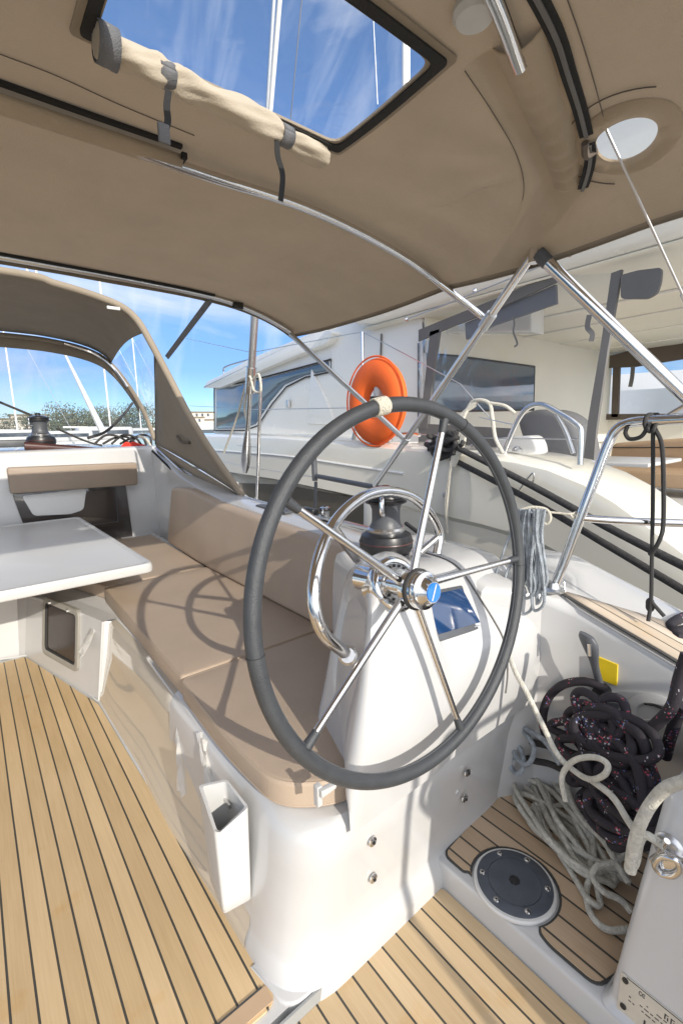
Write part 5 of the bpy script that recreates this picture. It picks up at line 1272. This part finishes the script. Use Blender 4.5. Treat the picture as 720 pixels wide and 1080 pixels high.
for k in range(5): m.tube([at(497+k*1.5,424+k%2*3,x=2.50), at(489-k,440,x=2.47), at(482+k*2,462,x=2.44), at(475+k,492,x=2.43), at(470+k*1.5,530,x=2.43), at(471-k,562,x=2.44)][:(6 if k < 2 else 4)], .010, 8)
m.tube([at(490,436,x=2.5), at(499,423,x=2.5), at(515,425,x=2.5), at(519,442,x=2.5), at(522,462,x=2.5), at(530,478,x=2.5)], .012, 8)
m.tube([at(516,425,x=2.5), at(532,428,x=2.52), at(543,436,x=2.55)], .010, 8)
tag(m.build('cream_rope_hitch', 'ropec'), 'cream rope hitched over the catamaran rail and hanging down its hull', 'rope')
tag(MB().tube([at(428,552,x=2.3), at(450,568,x=2.2), at(500,600,x=2.05), at(520,612,x=1.95)], .014, 10).build('spring_line', 'ropek'), 'short dark spring line low between the two hulls behind the winch', 'rope')
tag(MB().tube([at(541,448,x=2.4), at(505,440,x=2.5)], .003, 5).build('thin_lashing', 'steelr'), 'thin wire lashing beside the cream hitch', 'wire')

# ================================================================ DISTANCE
random.seed(21)
def tree(o, h, w, key, label):
    t = thing('tree', o, label, 'tree', 'trees on the far shore')
    m = MB(); m.tube([V(o), V(o)+V((random.uniform(-.3,.3),0,h*.35)), V(o)+V((random.uniform(-.6,.6),0,h*.75))], lambda q: h*.03*(1-.7*q), 7)
    for k in range(5): a = random.uniform(0,6.28); m.tube([V(o)+V((0,0,h*(.3+.08*k))), V(o)+V((math.cos(a)*w*.3,math.sin(a)*w*.3,h*(.5+.08*k)))], h*.01, 5)
    m.build('trunk', 'bark', t)
    cl = [(V((random.gauss(0,.28)*w, random.gauss(0,.25)*w, h*(.35+.5*random.random()))), random.uniform(.16,.34)*w) for _ in range(9)]
    m = MB()
    for _ in range(1500):
        c, r = random.choice(cl); d = V((random.gauss(0,1),random.gauss(0,1),random.gauss(0,1))).normalized()*r*random.uniform(.55,1.1); d.z *= .8
        p = V(o)+c+d; s_ = random.uniform(.10,.28)*h/9; a = V((random.gauss(0,1),random.gauss(0,1),random.gauss(0,1))).normalized(); b_ = a.orthogonal().normalized()*s_; c_ = a.cross(b_)
        m.add([p-b_, p+c_*.7, p+b_, p-c_*.7], [(0,1,2,3)])
    m.build('crown', key, t, 180)
def gpx(u, D): d = ray(u, 462); return V((CAM.x + d.x/d.y*D, D, .4))
TL = ['low dark olive tree on the far shore, seen through the sprayhood window', 'rounded green tree on the far shore behind the masts']
spec = [(-18,158,9),(8,150,8),(30,156,10),(48,150,9),(64,153,12),(78,156,13),(92,150,11),(106,158,12),(122,152,10),(136,156,12),(150,150,13),(163,156,12),(181,160,9),(218,165,6)]
words_ = ['far left', 'behind the cabin-top winch', 'just left of the slanting mast', 'over the small motor boat', 'tall and round beside the slanting mast', 'tall, right behind the slanting mast', 'between the slanting and the thin mast', 'behind the thin mast', 'low, right of the thin mast', 'near the side window edge', 'tall, at the end of the front window', 'against the side window', 'low, outside the sprayhood', 'small, near the pale buildings']
for (u, D, h), w_ in zip(spec, words_): tree(gpx(u, D), h*.80, h*.95, random.choice(['leaf','leaf2']), 'olive green tree on the far shore, ' + w_)
def yacht(u, D, L, mast, lab, ax=1):
    o = gpx(u, D); o.z = -.9
    t = thing('moored_boat', o, lab, 'boat', 'boats moored across the harbour')
    rows = []
    for i in range(13):
        q = i/12; w = L*.15*math.sin(min(1, q*1.35+.25)*math.pi*.5)*(1-max(0,(q-.55)/.45)**2)+.02; x = o.x + (q-.5)*L
        rows.append([V((x,o.y-w*.7,-.95)), V((x,o.y-w,.2+.02*L*q)), V((x,o.y-w,.9+.03*L*q)), V((x,o.y+w,.9+.03*L*q)), V((x,o.y+w,-.95))])
    MB().grid(rows).build('hull', 'catw', t)
    c = MB().rprism(roundpoly([(-L*.28,-L*.09),(L*.18,-L*.07),(L*.18,L*.07),(-L*.28,L*.09)], L*.03, 4), .95, .95+L*.11, L*.02, o=(o.x,o.y,.1)).build('cabin', 'white', t)
    MB().rprism(roundpoly([(-L*.25,-L*.092),(L*.15,-L*.075),(L*.15,L*.075),(-L*.25,L*.092)], L*.03, 4), .95+L*.045, .95+L*.08, 0, o=(o.x,o.y,.1)).build('window_band', 'dark', c)
    if mast:
        MB().tube([(o.x,o.y,1),(o.x,o.y,mast)], .09, 8).build('mast', 'catw', t); MB().tube([(o.x,o.y,2.2),(o.x-L*.38,o.y,2.3)], .09, 8).build('boom', 'catw', t)
        MB().tube([(o.x,o.y,mast-.5),(o.x+L*.48,o.y,1.3)], .025, 5).build('forestay', 'steelr', t)
    return t
yacht(78, 40, 7, 0, 'small white motor boat beyond the cabin-top winch')
yacht(118, 52, 11, 14, 'white sailing boat with the thin mast seen through the sprayhood window')
yacht(20, 60, 11, 16, 'white sailing boat with tall mast at the edge of the sprayhood window')
yacht(150, 70, 12, 15, 'white sailing boat at the side window edge of the sprayhood')
yacht(205, 46, 12, 0, 'white motor yacht between sprayhood and catamaran bow')
yacht(212, 30, 7, 0, 'small white launch close behind the shroud')
for u, v, u2, v2, D in ((68,372,110,458,30),):
    a, b = at(u, v, y=D), at(u2, v2, y=D); tag(MB().tube([a, b], lambda q: .06+.14*q, 8).build('leaning_spar', 'catw'), 'thick white spar slanting down behind the sprayhood window', 'spar')
for k, (u, v, u2, v2, lab) in enumerate([(18,262,36,300,'first thin slanting white stay above the sprayhood'), (32,262,42,300,'second thin slanting white stay above the sprayhood'), (104,285,108,322,'single thin upright mast tip above the sprayhood')]):
    a, b = at(u, v, y=34), at(u2, v2, y=34); b2 = b + (b-a)*1.2; a2 = a + (a-b)*.35; tag(MB().tube([a2, b], .06, 6).build('far_mast', 'catw'), lab, 'mast')
# rig seen through the roof window
t = thing('tall_mast', (0,0,0), 'tall white mast seen through the clear bimini roof window', 'mast')
MB().tube([at(300,-60,y=3.2), at(285,120,y=3.6)], .018, 12).build('spar', 'catw', t)
MB().tube([at(320,-20,y=3.4), at(306,130,y=3.6)], .004, 6).build('stay', 'dgrey', t); MB().tube([at(428,30,y=3.2), at(428,100,y=3.2)], .035, 8).build('spreader', 'catw', t); MB().tube([at(392,-10,y=3.2), at(398,110,y=3.2)], .004, 6).build('stay', 'steelr', t)
for k, (u, D, w, h) in enumerate([(196,230,16,9),(210,240,14,12),(224,235,12,8),(0,240,22,9),(34,250,14,11)]):
    o = gpx(u, D); t = thing('shore_building', o, ['pale block building right of the sprayhood', 'taller pale building beside the shroud', 'small pale building near the catamaran brow', 'long pale building behind the shore trees, leftmost', 'pale square building behind the winch'][k], 'building')
    MB().box((o.x,o.y,h/2), (w,10,h)).build('wall', 'plaster', t); MB().box((o.x,o.y,h+.3), (w+1,11,.6)).build('roof', 'land', t)
    for i in range(int(w/3)):
        for j in range(int(h/3)): MB().box((o.x-w/2+1.7+i*3, o.y-5.02, 1.8+j*3), (1.1,.1,1.4)).build('window', 'dark', t)
# pale boat beyond the catamaran
o = at(700,430,x=14)
t = thing('white_motor_yacht', (14,o.y,-.9), 'pale motor yacht side seen through the catamaran enclosure at the far side', 'boat')
m = MB(); rows = [[V((13.0+.2*abs(q), -8+q*1.2, -1)), V((12.6, -8+q*1.2, .6)), V((12.5, -8+q*1.2, 1.9+.02*q)), V((12.8, -8+q*1.2, 2.2+.03*q)), V((15, -8+q*1.2, 2.3+.03*q))] for q in range(16)]
m.grid(rows).build('hull', 'catw', t); m = MB()
for q in range(14): m.box((12.52, -6+q*1.1, 1.3), (.06,.6,.45), bev=.02)
m.build('side_windows', 'bluew', t)

# ================================================================ LIGHT
sdir = V((.095, .915, -.385)).normalized()
sun = bpy.data.lights.new('sun', 'SUN'); sun.energy = 2.75; sun.angle = math.radians(.5); sun.color = (1, .93, .82)
so = bpy.data.objects.new('sun', sun); COL.objects.link(so); so.rotation_euler = sdir.to_track_quat('-Z', 'Y').to_euler()
w = bpy.data.worlds.new('World'); S.world = w; w.use_nodes = True; nt = w.node_tree; L = nt.links
bg = nt.nodes['Background']; sky = N(nt, 'ShaderNodeTexSky', sky_type='NISHITA'); sky.sun_disc = False
sky.sun_elevation = math.asin(-sdir.z); sky.sun_rotation = math.atan2(-sdir.x, -sdir.y) % (2*math.pi)
sky.air_density = .75; sky.dust_density = .15; sky.ozone_density = 1.8
tc = N(nt, 'ShaderNodeTexCoord'); mp = N(nt, 'ShaderNodeMapping'); mp.inputs['Scale'].default_value = (1.2, 1.2, 4.5); mp.inputs['Location'].default_value = (.3, .1, .4)
L.new(tc.outputs['Generated'], mp.inputs[0])
n = N(nt, 'ShaderNodeTexNoise'); n.inputs['Scale'].default_value = 1.8; n.inputs['Detail'].default_value = 8; n.inputs['Roughness'].default_value = .55; n.inputs['Distortion'].default_value = .6
L.new(mp.outputs[0], n.inputs['Vector'])
sx = N(nt, 'ShaderNodeSeparateXYZ'); L.new(tc.outputs['Generated'], sx.inputs[0])
# deeper blue low in the sky, unseen bright cloud added astern as fill light
tr = N(nt, 'ShaderNodeValToRGB'); e = tr.color_ramp.elements
e[0].position = 0; e[0].color = (.42,.55,.66,1); e[1].position = .7; e[1].color = (.95,1.0,1.05,1)
q = e.new(.12); q.color = (.36,.45,.60,1); q = e.new(.35); q.color = (.62,.76,.92,1)
L.new(sx.outputs[2], tr.inputs[0])
ml = N(nt, 'ShaderNodeMixRGB', blend_type='MULTIPLY'); ml.inputs[0].default_value = 1; L.new(sky.outputs[0], ml.inputs[1]); L.new(tr.outputs[0], ml.inputs[2])
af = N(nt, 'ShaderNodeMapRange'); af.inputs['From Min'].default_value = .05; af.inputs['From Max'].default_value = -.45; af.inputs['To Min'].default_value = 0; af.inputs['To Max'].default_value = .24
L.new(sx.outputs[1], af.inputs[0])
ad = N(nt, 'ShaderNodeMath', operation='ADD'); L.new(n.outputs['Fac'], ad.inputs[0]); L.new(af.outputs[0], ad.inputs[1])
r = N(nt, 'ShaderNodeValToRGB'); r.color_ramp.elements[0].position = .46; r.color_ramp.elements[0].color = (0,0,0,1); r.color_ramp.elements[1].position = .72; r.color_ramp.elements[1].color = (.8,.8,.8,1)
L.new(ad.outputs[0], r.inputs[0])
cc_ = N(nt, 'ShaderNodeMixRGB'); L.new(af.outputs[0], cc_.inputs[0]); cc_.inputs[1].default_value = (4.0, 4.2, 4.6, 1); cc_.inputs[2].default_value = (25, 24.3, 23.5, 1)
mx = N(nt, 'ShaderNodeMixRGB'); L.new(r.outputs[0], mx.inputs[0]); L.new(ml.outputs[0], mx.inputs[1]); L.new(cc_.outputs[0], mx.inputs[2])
wm_ = N(nt, 'ShaderNodeMapping'); wm_.inputs['Scale'].default_value = (9, 1.6, 3); wm_.inputs['Rotation'].default_value = (.3, .5, 2.3); L.new(tc.outputs['Generated'], wm_.inputs[0])
wn_ = N(nt, 'ShaderNodeTexNoise'); wn_.inputs['Scale'].default_value = 1.5; wn_.inputs['Detail'].default_value = 7; wn_.inputs['Distortion'].default_value = 1.2; L.new(wm_.outputs[0], wn_.inputs['Vector'])
wr_ = N(nt, 'ShaderNodeValToRGB'); wr_.color_ramp.elements[0].position = .50; wr_.color_ramp.elements[0].color = (0,0,0,1); wr_.color_ramp.elements[1].position = .80; wr_.color_ramp.elements[1].color = (.42,.42,.42,1); L.new(wn_.outputs['Fac'], wr_.inputs[0])
wx_ = N(nt, 'ShaderNodeMixRGB'); L.new(wr_.outputs[0], wx_.inputs[0]); L.new(mx.outputs[0], wx_.inputs[1]); wx_.inputs[2].default_value = (4.2, 4.5, 5.0, 1)
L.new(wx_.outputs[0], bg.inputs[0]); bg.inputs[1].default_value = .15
S.view_settings.view_transform = 'Standard'; S.view_settings.look = 'None'; S.view_settings.exposure = .70; S.view_settings.gamma = 1
S.cycles.max_bounces = 10; S.cycles.transparent_max_bounces = 16
